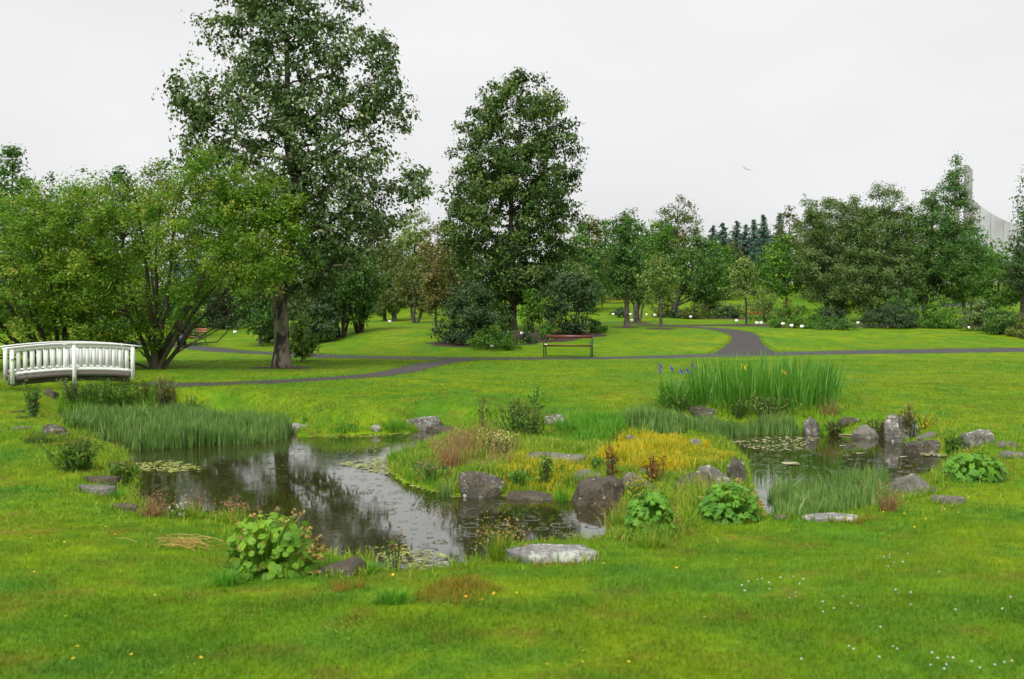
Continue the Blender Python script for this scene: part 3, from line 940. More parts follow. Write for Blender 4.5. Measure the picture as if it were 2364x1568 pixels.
# --- the big willows at the white bridge
tree('spreading yellow-green willow with many stems beside the white bridge', (362, 852),
     [(805, 170, 385), (765, 70, 405), (720, 60, 470), (670, 70, 610), (610, 80, 725), (560, 75, 745), (510, 90, 745), (470, 120, 725), (430, 200, 680), (400, 320, 630), (372, 450, 590)],
     'willow', 'bark_olive', name='willow', leaf=0.095, lai=2.25, clump=0.30, trunk_r=0.12, stems=11, nlimb=60, flat=0.75, aspect=0.5, stem_spread=0.85, droop=0.1, up=0.7, lobe=0.10, bow=(1.35, 1.9), lobe_fwd=1.9, lobes=[(630, 560, 95, 110, 40), (540, 425, 65, 62, 20), (600, 475, 85, 75, 26), (250, 465, 65, 55, 18), (600, 625, 85, 50, 18), (690, 545, 45, 95, 20), (660, 460, 60, 65, 16), (645, 650, 70, 42, 18)])
tree('yellow-green willow reaching out of the picture behind the bridge', (150, 838),
     [(815, -40, 290), (780, -120, 310), (720, -160, 310), (650, -200, 300), (580, -190, 290), (520, -150, 260), (475, -80, 190), (440, 20, 150)],
     'willow', 'bark_dark', Y=29.5, name='willow', leaf=0.10, lai=2.5, clump=0.34, trunk_r=0.11, stems=9, nlimb=44, flat=0.75, aspect=0.5, stem_spread=0.85, droop=0.1, up=0.7)

# --- left background
tree('tall pointed dark poplar at the left edge', (30, 700), (-40, 92, 330, 640), 'green', 'bark_dark', Y=62, kind='tall', leaf=0.20, lai=3.4, clump=0.5, trunk_r=0.2, nlimb=14)
tree('thin pointed tree top beside the left poplar', (115, 700), (85, 145, 405, 640), 'dark', 'bark_dark', Y=70, kind='tall', leaf=0.20, lai=2.4, clump=0.5, trunk_r=0.15, nlimb=8)
tree('dark rounded tree rising behind the willow', (283, 710), (222, 345, 388, 660), 'green', 'bark_dark', Y=56, kind='round', leaf=0.17, lai=3.2, clump=0.45, trunk_r=0.2, nlimb=14)
tree('wispy light treetop behind the willow', (362, 710), (320, 410, 368, 640), 'olive', 'bark_olive', Y=52, kind='vase', leaf=0.13, lai=1.5, clump=0.4, trunk_r=0.12, nlimb=14)
tree('mid-green tree between the poplar pair and the willow', (185, 715), (120, 250, 430, 690), 'green', 'bark_dark', Y=66, kind='round', leaf=0.2, lai=3, clump=0.5, trunk_r=0.18, nlimb=10)
tree('dark green tree filling the gap left of the thick trunk', (500, 720), (420, 600, 430, 690), 'dark', 'bark_dark', Y=68, kind='round', leaf=0.2, lai=3.2, clump=0.5, trunk_r=0.2, nlimb=10)
tree('shaded green tree far behind the bridge rail', (40, 745), (-60, 130, 540, 745), 'green', 'bark_dark', Y=58, kind='round', leaf=0.18, lai=3, clump=0.45, trunk_r=0.18, nlimb=10)
tree('low dark tree behind the willow stems', (240, 760), (150, 350, 570, 745), 'dark', 'bark_dark', Y=60, kind='dome', leaf=0.18, lai=3, clump=0.45, trunk_r=0.12, nlimb=8, stems=4)
tree('small tree with a pale slim trunk left of the thick trunk', (601, 800), (535, 665, 560, 770), 'green', 'bark', kind='round', leaf=0.13, lai=2.6, clump=0.32, trunk_r=0.09, nlimb=12)
tree('small dark bush at the foot of the pale slim trunk', (618, 792), (592, 645, 715, 790), 'dark', 'bark_dark', kind='dome', name='shrub', category='shrub', leaf=0.13, lai=3, clump=0.3, trunk_r=0.04, stems=5, nlimb=6)
tree('dark rhododendron with pale pink blooms behind the far-left bench', (520, 770), (430, 600, 640, 775), 'dark', 'bark_dark', Y=58, kind='dome', name='rhododendron', category='shrub', leaf=0.16, lai=3.2, clump=0.4, trunk_r=0.06, stems=6, nlimb=8, extra=(M['pinkfl'], 26, 0.10, 'blossoms'))
tree('mid-green shrub with russet leaves right of the far-left bench', (560, 752), (500, 640, 600, 740), 'olive', 'bark_dark', Y=61, kind='dome', name='shrub', category='shrub', leaf=0.15, lai=2.6, clump=0.4, trunk_r=0.06, stems=5, nlimb=8, extra=(M['redfl'], 5, 0.08, 'blossoms'))
tree('bushy green shrub right behind the litter bin', (432, 775), (385, 470, 690, 790), 'bright', 'bark_dark', Y=53, kind='dome', name='shrub', category='shrub', leaf=0.13, lai=2.6, clump=0.3, trunk_r=0.05, stems=5, nlimb=8)
tree('blue-flowered bush half hidden behind the willow stems', (268, 770), (225, 300, 712, 780), 'greyleaf', 'bark_dark', Y=47, kind='dome', name='flowering_bush', category='shrub', leaf=0.12, lai=2.6, clump=0.3, trunk_r=0.04, stems=5, nlimb=6, extra=(M['bluefl'], 60, 0.10, 'blossoms'))

# --- behind and right of the thick trunk
tree('light green leafy sapling right beside the thick trunk', (697, 834), (658, 732, 720, 836), 'pale', 'bark_olive', kind='tall', name='sapling', category='sapling', leaf=0.115, lai=3.6, clump=0.2, trunk_r=0.025, nlimb=8, droop=0.8, aspect=0.75)
tree('dark bush between the sapling and the forked tree', (735, 792), (690, 785, 640, 795), 'dark', 'bark_dark', kind='dome', name='shrub', category='shrub', leaf=0.12, lai=3.2, clump=0.32, trunk_r=0.05, stems=6, nlimb=8)
tree('pale-topped bush above the dark bush near the thick trunk', (728, 775), (690, 800, 560, 730), 'pale', 'bark_olive', Y=52, kind='round', name='shrub', category='shrub', leaf=0.13, lai=2.2, clump=0.35, trunk_r=0.06, stems=5, nlimb=8)
tree('multi-stemmed tree with splayed dark trunks on the left lawn', (787, 779), (715, 860, 560, 745), 'green', 'bark_dark', kind='vase', name='multi_stemmed_tree', leaf=0.13, lai=2.8, clump=0.34, trunk_r=0.11, stems=6, nlimb=14, low=0.2)
tree('second splayed-trunk tree just right of the first', (828, 768), (770, 890, 580, 740), 'green', 'bark_dark', kind='vase', name='multi_stemmed_tree', leaf=0.14, lai=2.6, clump=0.36, trunk_r=0.09, stems=5, nlimb=12)
tree('tree with a pale grey trunk on the far lawn', (910, 742), (845, 965, 560, 720), 'olive', 'bark', kind='round', leaf=0.17, lai=2.4, clump=0.42, trunk_r=0.17, nlimb=10)
tree('dark-trunked tree just left of the pale grey trunk', (888, 741), (840, 940, 590, 725), 'green', 'bark_dark', kind='round', leaf=0.17, lai=2.4, clump=0.42, trunk_r=0.12, nlimb=10)
tree('small tree forking like a Y on the far lawn', (957, 746), (900, 1030, 600, 722), 'olive', 'bark', kind='vase', leaf=0.15, lai=2.4, clump=0.38, trunk_r=0.12, stems=3, nlimb=12, low=0.3)
tree('thin-trunked tree left of the big round bush', (1006, 760), (955, 1060, 540, 720), 'russet', 'bark', kind='tall', leaf=0.13, lai=2.0, clump=0.36, trunk_r=0.07, nlimb=10)
for i, (x0, x1, yt, yb, Y, mt, lb) in enumerate([
        (690, 830, 470, 720, 84, 'green', 'distant green tree behind the poplar crown, left one'),
        (800, 930, 500, 722, 88, 'olive', 'distant olive tree behind the poplar, middle one'),
        (900, 1010, 480, 722, 92, 'pale', 'distant pale tree in the gap beside the egg-shaped tree'),
        (960, 1060, 500, 722, 86, 'russet', 'russet-tinted distant tree left of the egg-shaped tree'),
        (620, 740, 540, 730, 80, 'dark', 'dark distant tree directly behind the thick trunk'),
        (1010, 1120, 560, 728, 90, 'green', 'green distant tree behind the round bush'),
        (1120, 1240, 560, 725, 95, 'dark', 'dark distant tree behind the egg-shaped tree trunk'),
        (1230, 1330, 540, 725, 92, 'green', 'green distant tree behind the right half of the egg-shaped tree'),
        (1310, 1405, 492, 722, 84, 'olive', 'olive distant tree right of the egg-shaped tree'),
        (1350, 1440, 500, 715, 94, 'green', 'green distant tree left of the slim trunk')]):
    tree(lb, ((x0 + x1) / 2, yb), (x0, x1, yt, yb), mt, 'bark_dark', Y=Y, kind='round', leaf=0.22, lai=2.7, clump=0.55, trunk_r=0.18, nlimb=8, twigs=False, group='distant trees behind the lawn')

# --- central bed
def shrub(label, x0, x1, yt, yb, mt, Y=None, kind='dome', bark='bark_dark', name='shrub', **kw):
    k = dict(leaf=0.10, lai=3.2, clump=0.26, trunk_r=0.04, stems=6, nlimb=8)
    k.update(kw)
    return tree(label, ((x0 + x1) / 2, yb), (x0, x1, yt, yb), mt, bark, Y=Y, kind=kind, name=name, category='shrub', **k)

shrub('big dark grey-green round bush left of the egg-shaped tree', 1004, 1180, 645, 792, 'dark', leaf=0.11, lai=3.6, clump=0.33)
shrub('yellow-green bush top showing behind the dark round bush', 1085, 1178, 636, 760, 'bright', Y=48, leaf=0.12)
shrub('low light-green bush with small white blooms at the bed front', 1082, 1200, 755, 806, 'bright', leaf=0.085, lai=3.4, clump=0.2, extra=(M['cream'], 12, 0.04, 'blossoms'))
shrub('sunny green shrub right of the egg-shaped trunk', 1190, 1258, 672, 768, 'bright', kind='vase', leaf=0.11)
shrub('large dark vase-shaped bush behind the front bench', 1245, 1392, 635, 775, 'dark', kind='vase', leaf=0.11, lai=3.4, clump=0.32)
shrub('grey-leaved upper bush leaning over the dark vase-shaped bush', 1290, 1392, 610, 700, 'greyleaf', Y=46, kind='round', leaf=0.12, lai=2.4)
shrub('small dark clipped ball shrub behind the bench end', 1192, 1236, 766, 793, 'dark', leaf=0.06, lai=4, clump=0.12)
shrub('small light green shrub touching the bench back', 1240, 1282, 750, 785, 'bright', leaf=0.08, clump=0.14)
shrub('sprawling green shrub at the right end of the central bed', 1350, 1402, 738, 768, 'green', leaf=0.09, clump=0.16)
shrub('small grey shrub between the egg-shaped trunk and the vase-shaped bush', 1240, 1290, 715, 775, 'greyleaf', leaf=0.08, lai=2, clump=0.2)

# --- right of centre
tree('slim upright tree with a straight pale trunk right of the bench', (1447, 757),
     [(690, 1425, 1480), (660, 1402, 1495), (620, 1394, 1500), (570, 1395, 1500), (530, 1402, 1492), (505, 1420, 1475), (493, 1440, 1460)],
     'green', 'bark', name='slim_tree', leaf=0.13, lai=3.2, clump=0.34, trunk_r=0.15, nlimb=18)
tree('small forked tree just behind the slim tree', (1470, 745), (1445, 1500, 610, 705), 'green', 'bark', kind='vase', leaf=0.13, lai=2.0, clump=0.32, trunk_r=0.12, nlimb=10, stems=4)
tree('small pale tree leaning left over a dark earth ring', (1526, 760),
     [(700, 1480, 1560), (670, 1470, 1572), (640, 1478, 1570), (610, 1490, 1555), (590, 1505, 1530)],
     'pale', 'bark', name='leaning_tree', leaf=0.12, lai=2.3, clump=0.3, trunk_r=0.09, nlimb=14)
tree('tall narrow bright tree behind the leaning tree', (1524, 735), (1484, 1566, 478, 680), 'bright', 'bark_dark', Y=70, kind='tall', leaf=0.17, lai=3.0, clump=0.42, trunk_r=0.16, nlimb=12)
tree('deep green tree with a thick dark trunk beside the hedge', (1558, 722), (1550, 1672, 545, 690), 'green', 'bark_dark', Y=68, kind='round', leaf=0.17, lai=3.2, clump=0.42, trunk_r=0.26, nlimb=16)
tree('sparse tall tree with bare twigs against the sky', (1562, 700), (1500, 1632, 452, 640), 'olive', 'bark_dark', Y=92, kind='round', leaf=0.18, lai=1.4, clump=0.5, trunk_r=0.16, nlimb=26)
tree('brownish round tree below the dark spruces', (1690, 680), (1655, 1725, 560, 680), 'russet', 'bark_dark', Y=96, kind='round', leaf=0.22, lai=2.8, clump=0.5, trunk_r=0.14, nlimb=8, twigs=False)
tree('young tree with a thin dark trunk beside the white labels', (1722, 751),
     [(690, 1690, 1752), (660, 1678, 1762), (630, 1682, 1758), (605, 1698, 1742), (592, 1715, 1728)],
     'pale', 'bark_dark', name='young_tree', leaf=0.12, lai=2.1, clump=0.3, trunk_r=0.065, nlimb=14)
tree('bright green tree with a thin trunk left of the grey willows', (1815, 716), (1755, 1858, 535, 680), 'bright', 'bark_dark', Y=64, kind='round', leaf=0.16, lai=2.9, clump=0.4, trunk_r=0.11, nlimb=12)
tree('dark round treetop left of the grey willows', (1820, 690), (1785, 1862, 482, 640), 'olive', 'bark_dark', Y=98, kind='round', leaf=0.22, lai=2.6, clump=0.5, trunk_r=0.15, nlimb=8, twigs=False)
tree('grey-green spreading willow, leftmost of the three on the right', (1925, 742),
     [(725, 1885, 1975), (690, 1845, 2000), (640, 1828, 2010), (580, 1832, 2010), (530, 1840, 2005), (490, 1850, 1990), (462, 1865, 1975)],
     'greyleaf', 'bark_dark', name='grey_willow', leaf=0.13, lai=3.0, clump=0.38, trunk_r=0.11, stems=7, nlimb=18, aspect=0.45, stem_spread=0.8)
tree('grey-green willow in the middle of the three on the right', (2015, 745),
     [(725, 1975, 2060), (680, 1955, 2110), (620, 1950, 2120), (550, 1965, 2115), (490, 1985, 2105), (450, 2005, 2085), (428, 2020, 2060)],
     'greyleaf', 'bark_dark', name='grey_willow', leaf=0.13, lai=3.1, clump=0.38, trunk_r=0.11, stems=7, nlimb=18, aspect=0.45, stem_spread=0.8)
tree('taller green willow with a pointed top before the concrete building', (2130, 730),
     [(700, 2060, 2230), (650, 2045, 2262), (590, 2050, 2268), (530, 2070, 2260), (480, 2100, 2245), (440, 2140, 2235), (400, 2180, 2225), (372, 2200, 2218)],
     'green', 'bark_dark', Y=61, name='grey_willow', leaf=0.14, lai=3.1, clump=0.4, trunk_r=0.12, stems=6, nlimb=20, aspect=0.5, stem_spread=0.7)
tree('tree with two dark trunks before the far asphalt path', (2232, 712), (2170, 2290, 520, 695), 'green', 'bark_dark', Y=72, kind='round', leaf=0.17, lai=2.5, clump=0.42, trunk_r=0.16, stems=2, nlimb=12)
tree('dark leafy tree at the right edge below the tall sprigs', (2360, 710), (2318, 2470, 478, 690), 'dark', 'bark_dark', Y=66, kind='round', leaf=0.17, lai=3.0, clump=0.42, trunk_r=0.2, nlimb=12)
tree('tall sparse tree cut off by the right edge', (2400, 720), (2342, 2490, 335, 620), 'green', 'bark_dark', Y=58, kind='round', leaf=0.15, lai=1.3, clump=0.4, trunk_r=0.16, nlimb=20)
tree('light green tree below the concrete building', (2300, 715), (2245, 2365, 585, 705), 'bright', 'bark_dark', Y=69, kind='round', leaf=0.17, lai=2.6, clump=0.42, trunk_r=0.1, nlimb=10)
for x0, x1, yt, yb, Y, mt, lb in [(1880, 1985, 520, 690, 96, 'green', 'distant tree behind the leftmost grey willow'), (1980, 2090, 500, 690, 100, 'dark', 'distant dark tree behind the middle grey willow'),
                                 (2080, 2190, 510, 690, 104, 'olive', 'distant olive tree behind the tall willow'), (2330, 2440, 560, 690, 92, 'green', 'distant tree at the right border')]:
    tree(lb, ((x0 + x1) / 2, yb), (x0, x1, yt, yb), mt, 'bark_dark', Y=Y, kind='round', leaf=0.24, lai=2.7, clump=0.55, trunk_r=0.18, nlimb=8, twigs=False, group='distant trees behind the lawn')

for x0, x1, yt, yb, Y, mt, lb in [(1395, 1520, 505, 690, 88, 'green', 'leafy tree filling the gap behind the slim tree'), (1590, 1705, 555, 690, 86, 'bright', 'light green tree right of the deep green tree'),
        (1640, 1740, 575, 690, 92, 'dark', 'dark round tree below the left spruces'), (1735, 1835, 560, 690, 94, 'green', 'green tree below the tallest spruce'), (1480, 1600, 520, 690, 96, 'olive', 'olive tree behind the narrow bright tree'),
        (1840, 1960, 490, 690, 84, 'olive', 'tall olive tree behind the leftmost grey willow'), (1950, 2060, 470, 690, 86, 'green', 'tall green tree behind the middle grey willow'), (1300, 1400, 520, 705, 74, 'green', 'green tree right behind the vase-shaped bush'),
        (1000, 1090, 545, 725, 72, 'olive', 'olive tree left behind the round bush')]:
    tree(lb, ((x0 + x1) / 2, yb), (x0, x1, yt, yb), mt, 'bark_dark', Y=Y, kind='round', leaf=0.22, lai=2.9, clump=0.5, trunk_r=0.17, nlimb=8, twigs=False, group='distant trees behind the lawn')

# --- bed shrubs on the right
shrub('dark clipped low hedge behind the young tree', 1632, 1712, 706, 738, 'dark', Y=67, leaf=0.11, lai=4, clump=0.22)
shrub('brown-green mound shrub beside the hedge', 1575, 1642, 702, 736, 'olive', Y=66, leaf=0.10, lai=3.6, clump=0.22)
shrub('grey bush above the brown-green mound', 1598, 1665, 650, 715, 'greyleaf', Y=70, kind='round', leaf=0.13, clump=0.3)
shrub('small dark shrub left of the brown-green mound', 1545, 1588, 712, 732, 'dark', Y=67, leaf=0.11, clump=0.2)
shrub('feathery olive shrub behind the leaning tree', 1500, 1560, 690, 730, 'olive', Y=68, leaf=0.12, lai=2.4, clump=0.25)
shrub('low dark shrub under the distant bench', 1405, 1455, 710, 728, 'dark', Y=68, leaf=0.12, clump=0.2)
shrub('pale cream-flowered border plant behind the hedge', 1700, 1790, 692, 722, 'pale', Y=72, leaf=0.10, lai=2.4, clump=0.22, extra=(M['creamfl'], 70, 0.09, 'blossoms'), name='border_plant')
shrub('cream-flowered border plant left of the young tree', 1640, 1700, 695, 722, 'pale', Y=75, leaf=0.10, lai=2.2, clump=0.22, extra=(M['creamfl'], 20, 0.08, 'blossoms'), name='border_plant')
shrub('thin leafy shrub right of the young tree', 1735, 1800, 660, 735, 'pale', Y=61, leaf=0.11, lai=1.6, clump=0.25)
shrub('yellow-green shrub behind three white labels', 1768, 1895, 703, 757, 'bright', leaf=0.10, lai=3.2, clump=0.24)
shrub('low spreading green shrub right of the three labels', 1868, 1972, 733, 761, 'green', leaf=0.08, lai=3.6, clump=0.18)
shrub('dark green shrub under the willow stems', 1880, 1960, 712, 750, 'dark', Y=56, leaf=0.10, clump=0.22)
shrub('dark spreading conifer shrub right of the single label', 1992, 2125, 700, 758, 'dark', leaf=0.09, lai=3.8, clump=0.22)
shrub('green upright bush under the tall willow', 2040, 2130, 672, 735, 'green', Y=57, kind='round', leaf=0.11, clump=0.26)
shrub('glossy bright green bush in the middle of the right bed', 2108, 2222, 702, 758, 'bright', leaf=0.11, lai=3.6, clump=0.22)
shrub('grey-green bush right of the glossy bush', 2218, 2300, 688, 764, 'greyleaf', leaf=0.10, lai=3.2, clump=0.24)
shrub('dark green bush at the far end of the right bed', 2270, 2350, 700, 772, 'green', leaf=0.10, lai=3.4, clump=0.24)
shrub('yellowish bush cut by the right edge', 2335, 2420, 705, 780, 'olive', leaf=0.10, lai=3.0, clump=0.24)
shrub('pink-tinged shrub between the hedge and the yellow-green shrub', 1790, 1842, 690, 740, 'russet', Y=60, leaf=0.10, lai=2.0, clump=0.22)

def conifer(label, px, yt, Y, wpx, seed, mat='spruce', yb=700, group=None):
    rg = np.random.default_rng(seed)
    top = at_depth(px, yt, Y)
    bz = h1(top[0], Y)
    hgt = top[2] - bz
    rad = wpx / FPX * Y
    b3 = np.array([top[0], Y, bz])
    root = thing('spruce_tree', b3, label, 'tree', group)
    g = Geo()
    g.tube([(0, 0, -0.2), (0, 0, hgt * 0.5), (0, 0, hgt)], [0.16, 0.09, 0.015], 6)
    g.obj('trunk', M['bark_dark'], root)
    lv = Geo()
    zl = hgt * 0.08
    while zl < hgt * 0.99:
        f = 1 - zl / hgt
        L0 = rad * (f ** 0.85) * rg.uniform(0.8, 1.15) + 0.10
        nb = int(5 + 7 * f)
        for k in range(nb):
            a = rg.uniform(0, 2 * math.pi)
            L = L0 * rg.uniform(0.7, 1.12)
            m = max(4, int(L / 0.13))
            t = np.linspace(0.12, 1, m)
            c = np.stack([np.cos(a) * L * t, np.sin(a) * L * t, zl + 0.12 * L - 0.30 * L * t + 0.16 * L * t ** 3], -1)
            c = np.repeat(c, 3, 0) + rg.normal(0, 0.055, (3 * m, 3))
            V, T, _, v = leafquads(c, rg.uniform(0.26, 0.42, 3 * m), None, 0.6, 0.38, 0.6, rg, np.clip(rg.random(3 * m) * 0.7 + 0.3 * np.repeat(t, 3), 0, 1))
            lv.add(V, T, None, v)
        zl += 0.24 + 0.05 * rg.random()
    lv.obj('crown', M[mat], root)

for i, (px, yt, Y, wp, lb) in enumerate([(1645, 520, 126, 52, 'blue-green spruce at the left end of the spruce row'), (1668, 512, 122, 50, 'second spruce from the left in the far row'),
        (1700, 510, 128, 52, 'middle spruce of the far row'), (1722, 516, 124, 44, 'narrow spruce right of the row centre'), (1740, 508, 126, 48, 'second spruce from the right in the far row'),
        (1762, 496, 120, 52, 'tallest spruce at the right end of the far row'), (1800, 490, 124, 40, 'dark spruce beside the round treetop')]):
    conifer(lb, px, yt, Y, wp, 40 + i, group='far spruces')
conifer('dark spruce standing behind the willow stems', 405, 600, 64, 60, 60)

# --- far woodland closing the horizon (reads as one mass)
g = Geo()
rg = np.random.default_rng(99)
for k in range(90):
    x = rg.uniform(-95, 110); y = rg.uniform(128, 150)
    hh = rg.uniform(4.5, 7.5); rr_ = rg.uniform(2.0, 3.6)
    n = 260
    u = rg.normal(size=(n, 3)); u /= np.linalg.norm(u, axis=1)[:, None]
    c = np.array([x, y, h1(x, y) + hh * 0.55]) + u * [rr_, rr_, hh * 0.5] * rg.uniform(0.6, 1.05, (n, 1))
    g.add(*leafquads(c, rg.uniform(0.35, 0.6, n), u * 0.6, 0.4, 0.7, 0.3, rg))
g.obj('distant_woodland', M['green'], None, kind='stuff', label='far belt of woodland closing the view')

# shady undergrowth closing the gaps behind the left lawn
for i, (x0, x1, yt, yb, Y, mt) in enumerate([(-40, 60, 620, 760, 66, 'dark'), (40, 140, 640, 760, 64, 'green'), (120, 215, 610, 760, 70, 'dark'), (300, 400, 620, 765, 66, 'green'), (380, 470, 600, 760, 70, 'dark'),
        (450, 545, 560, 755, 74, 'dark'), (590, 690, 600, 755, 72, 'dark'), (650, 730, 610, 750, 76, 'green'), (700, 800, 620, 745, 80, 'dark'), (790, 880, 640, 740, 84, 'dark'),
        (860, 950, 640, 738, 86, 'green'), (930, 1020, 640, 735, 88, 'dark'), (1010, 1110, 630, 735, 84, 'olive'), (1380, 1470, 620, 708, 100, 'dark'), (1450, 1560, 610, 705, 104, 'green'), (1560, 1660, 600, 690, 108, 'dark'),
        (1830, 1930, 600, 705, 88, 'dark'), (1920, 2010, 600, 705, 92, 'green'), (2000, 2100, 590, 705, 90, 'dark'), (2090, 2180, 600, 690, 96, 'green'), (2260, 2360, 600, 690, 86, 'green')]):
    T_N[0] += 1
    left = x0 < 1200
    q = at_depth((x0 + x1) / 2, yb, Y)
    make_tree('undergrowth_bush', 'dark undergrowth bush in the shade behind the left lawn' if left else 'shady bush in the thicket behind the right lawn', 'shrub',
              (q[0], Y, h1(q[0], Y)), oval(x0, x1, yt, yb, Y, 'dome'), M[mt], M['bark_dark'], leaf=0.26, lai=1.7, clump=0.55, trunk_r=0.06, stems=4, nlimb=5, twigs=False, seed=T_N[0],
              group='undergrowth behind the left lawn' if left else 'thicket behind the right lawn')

# ------------------------------------------------------------------ white arched footbridge
def footbridge():
    A = np.array([-11.50, 23.0]); B = np.array([-9.22, 24.5])          # ends of the near railing
    ax = (B - A) / np.linalg.norm(B - A)
    L = float(np.linalg.norm(B - A))
    pr = np.array([-ax[1], ax[0]])
    rz = math.atan2(ax[1], ax[0])
    root = thing('footbridge', (*((A + B) / 2), 0.0), 'small white wooden footbridge with arched slatted railings', 'bridge', rz=rz)
    half = L / 2
    def arch(u):                                                        # deck height along the bridge
        return 0.19 + 0.085 * (1 - (u / half) ** 2)
    def board(name, y, z0, zt, wd, ext=0.0, mat='white', seg=16, parent=None):
        g = Geo()
        u = np.linspace(-half - ext, half + ext, seg)
        z = arch(u) + z0
        V = []
        for k in range(seg):
            for dy, dz in ((-wd / 2, 0), (wd / 2, 0), (wd / 2, zt), (-wd / 2, zt)):
                V.append((u[k], y + dy, z[k] + dz))
        q = []
        for k in range(seg - 1):
            for j in range(4):
                q.append((k * 4 + j, k * 4 + 4 + j, k * 4 + 4 + (j + 1) % 4, k * 4 + (j + 1) % 4))
        q += [(0, 1, 2, 3), ((seg - 1) * 4 + 3, (seg - 1) * 4 + 2, (seg - 1) * 4 + 1, (seg - 1) * 4)]
        g.add(V, None, q)
        return g.obj(name, M[mat], parent or root)
    for side, y in (('near', 0.0), ('far', 1.2)):
        y += 0.0
        board('handrail', y, 0.655, 0.035, 0.13, 0.16)
        board('top_rail', y - 0.006, 0.565, 0.075, 0.035)
        board('bottom_rail', y - 0.006, 0.03, 0.065, 0.035, 0.0, 'white_worn')
        for k, u in enumerate((-half + 0.04, 0.0, half - 0.04)):
            g = Geo()
            lo = -0.16 if k != 1 else -0.42
            g.box((0, 0, (0.655 + lo) / 2), (0.085, 0.085, 0.655 - lo))
            p = g.obj('post', M['white'], root, (u, y - 0.01, arch(u)))
            if k == 0 and side == 'near':
                dg = Geo()
                dg.box((-0.022, 0, 0.03), (0.010, 0.004, 0.06))
                dg.tube([(0.018 + 0.016 * math.cos(a), 0, 0.042 + 0.016 * math.sin(a)) for a in np.linspace(0, 6.3, 10)], 0.005, 4)
                dg.tube([(0.034, 0, 0.042), (0.032, 0, 0.018), (0.018, 0, 0.0)], 0.005, 4)
                dg.obj('painted_number', M['ink'], p, (0, -0.0446, 0.36))
        me = None
        for hb in (-1, 1):
            n = 8
            for k in range(n):
                u = hb * (0.04 + (k + 0.75) * (half - 0.10) / (n + 0.5))
                if me is None:
                    g = Geo(); g.box((0, 0, 0.30), (0.088, 0.022, 0.56)); me = g.mesh('slat', M['white'])
                s = link('slat', me, root, (u, y + 0.004, arch(u) + 0.03))
                s.rotation_euler = (0, 0.004 * math.sin(k * 5.1), 0)
    board('deck_edge', 0.0, -0.10, 0.10, 0.045, 0.02, 'oldwood')
    board('deck_edge', 1.2, -0.10, 0.10, 0.045, 0.02, 'oldwood')
    board('beam', 0.35, -0.24, 0.13, 0.09, -0.05, 'oldwood')
    board('beam', 0.85, -0.24, 0.13, 0.09, -0.05, 'oldwood')
    n = 20
    g = Geo(); g.box((0, 0.6, 0), (2 * half / n - 0.012, 1.14, 0.03)); me = g.mesh('plank', M['oldwood'])
    for k in range(n):
        u = -half + (k + 0.5) * 2 * half / n
        p = link('plank', me, root, (u, 0, arch(u) - 0.018))
        p.rotation_euler = (0, math.atan(0.17 * u / half ** 2), 0)
footbridge()

# ------------------------------------------------------------------ benches, bin, labels
def park_bench(label, loc, rz, length=1.8, wood='redwood', ornate=False, nback=1, zs=1.0):
    root = thing('park_bench', loc, label, 'bench', rz=rz)
    hl = length / 2
    # local: +x along the seat, -y is the front
    for k, y in enumerate((-0.27, -0.12, 0.03, 0.16)):
        g = Geo(); g.box((0, y, 0.43 - 0.012 * k), (length - 0.04, 0.125, 0.035))
        g.obj('seat_slat', M[wood], root)
    if nback == 1:
        zb = [(0.74, 0.115)]
    else:
        zb = [(0.77, 0.10), (0.655, 0.10)]
    for z, hh in zb:
        g = Geo(); g.box((0, 0.255 + (z - 0.5) * 0.22, z), (length - 0.02, 0.032, hh))
        g.obj('back_slat', M[wood], root)
    for sx in (-1, 1):
        x = sx * (hl - 0.03)
        fr = thing_part('end_frame', root)
        g = Geo()
        g.tube([(x, -0.24, 0.0), (x, -0.25, 0.12), (x, -0.28, 0.26), (x, -0.29, 0.42)], [0.024, 0.022, 0.022, 0.026], 6)
        g.obj('leg', M['iron'], fr)
        g = Geo()
        g.tube([(x, 0.30, 0.0), (x, 0.25, 0.14), (x, 0.20, 0.28), (x, 0.20, 0.42), (x, 0.26, 0.62), (x, 0.325, 0.83)], [0.024, 0.022, 0.022, 0.025, 0.023, 0.02], 6)
        g.obj('leg', M['iron'], fr)
        g = Geo()
        g.tube([(x, 0.25, 0.60), (x, 0.08, 0.625), (x, -0.12, 0.625), (x, -0.27, 0.61), (x, -0.315, 0.57), (x, -0.28, 0.535), (x, -0.25, 0.56)], 0.019, 6)
        g.tube([(x, -0.29, 0.42), (x, -0.305, 0.50), (x, -0.29, 0.56)], 0.016, 6)
        g.obj('armrest', M['iron'], fr)
        g = Geo()
        g.tube([(x, -0.29, 0.40), (x, 0.0, 0.385), (x, 0.21, 0.40)], 0.02, 6)
        g.tube([(x, -0.25, 0.14), (x, 0.0, 0.13), (x, 0.24, 0.14)], 0.013, 6)
        if ornate:
            th = np.linspace(0, 2 * math.pi, 12)
            for c in (-0.12, 0.05):
                g.tube(np.stack([np.full(12, x), c + 0.06 * np.cos(th), 0.325 + 0.05 * np.sin(th)], -1), 0.011, 5)
        g.obj('side_rail', M['iron'], fr)
    return root

def thing_part(name, parent):
    o = link(name, None, parent)
    o.empty_display_size = 0.1
    return o

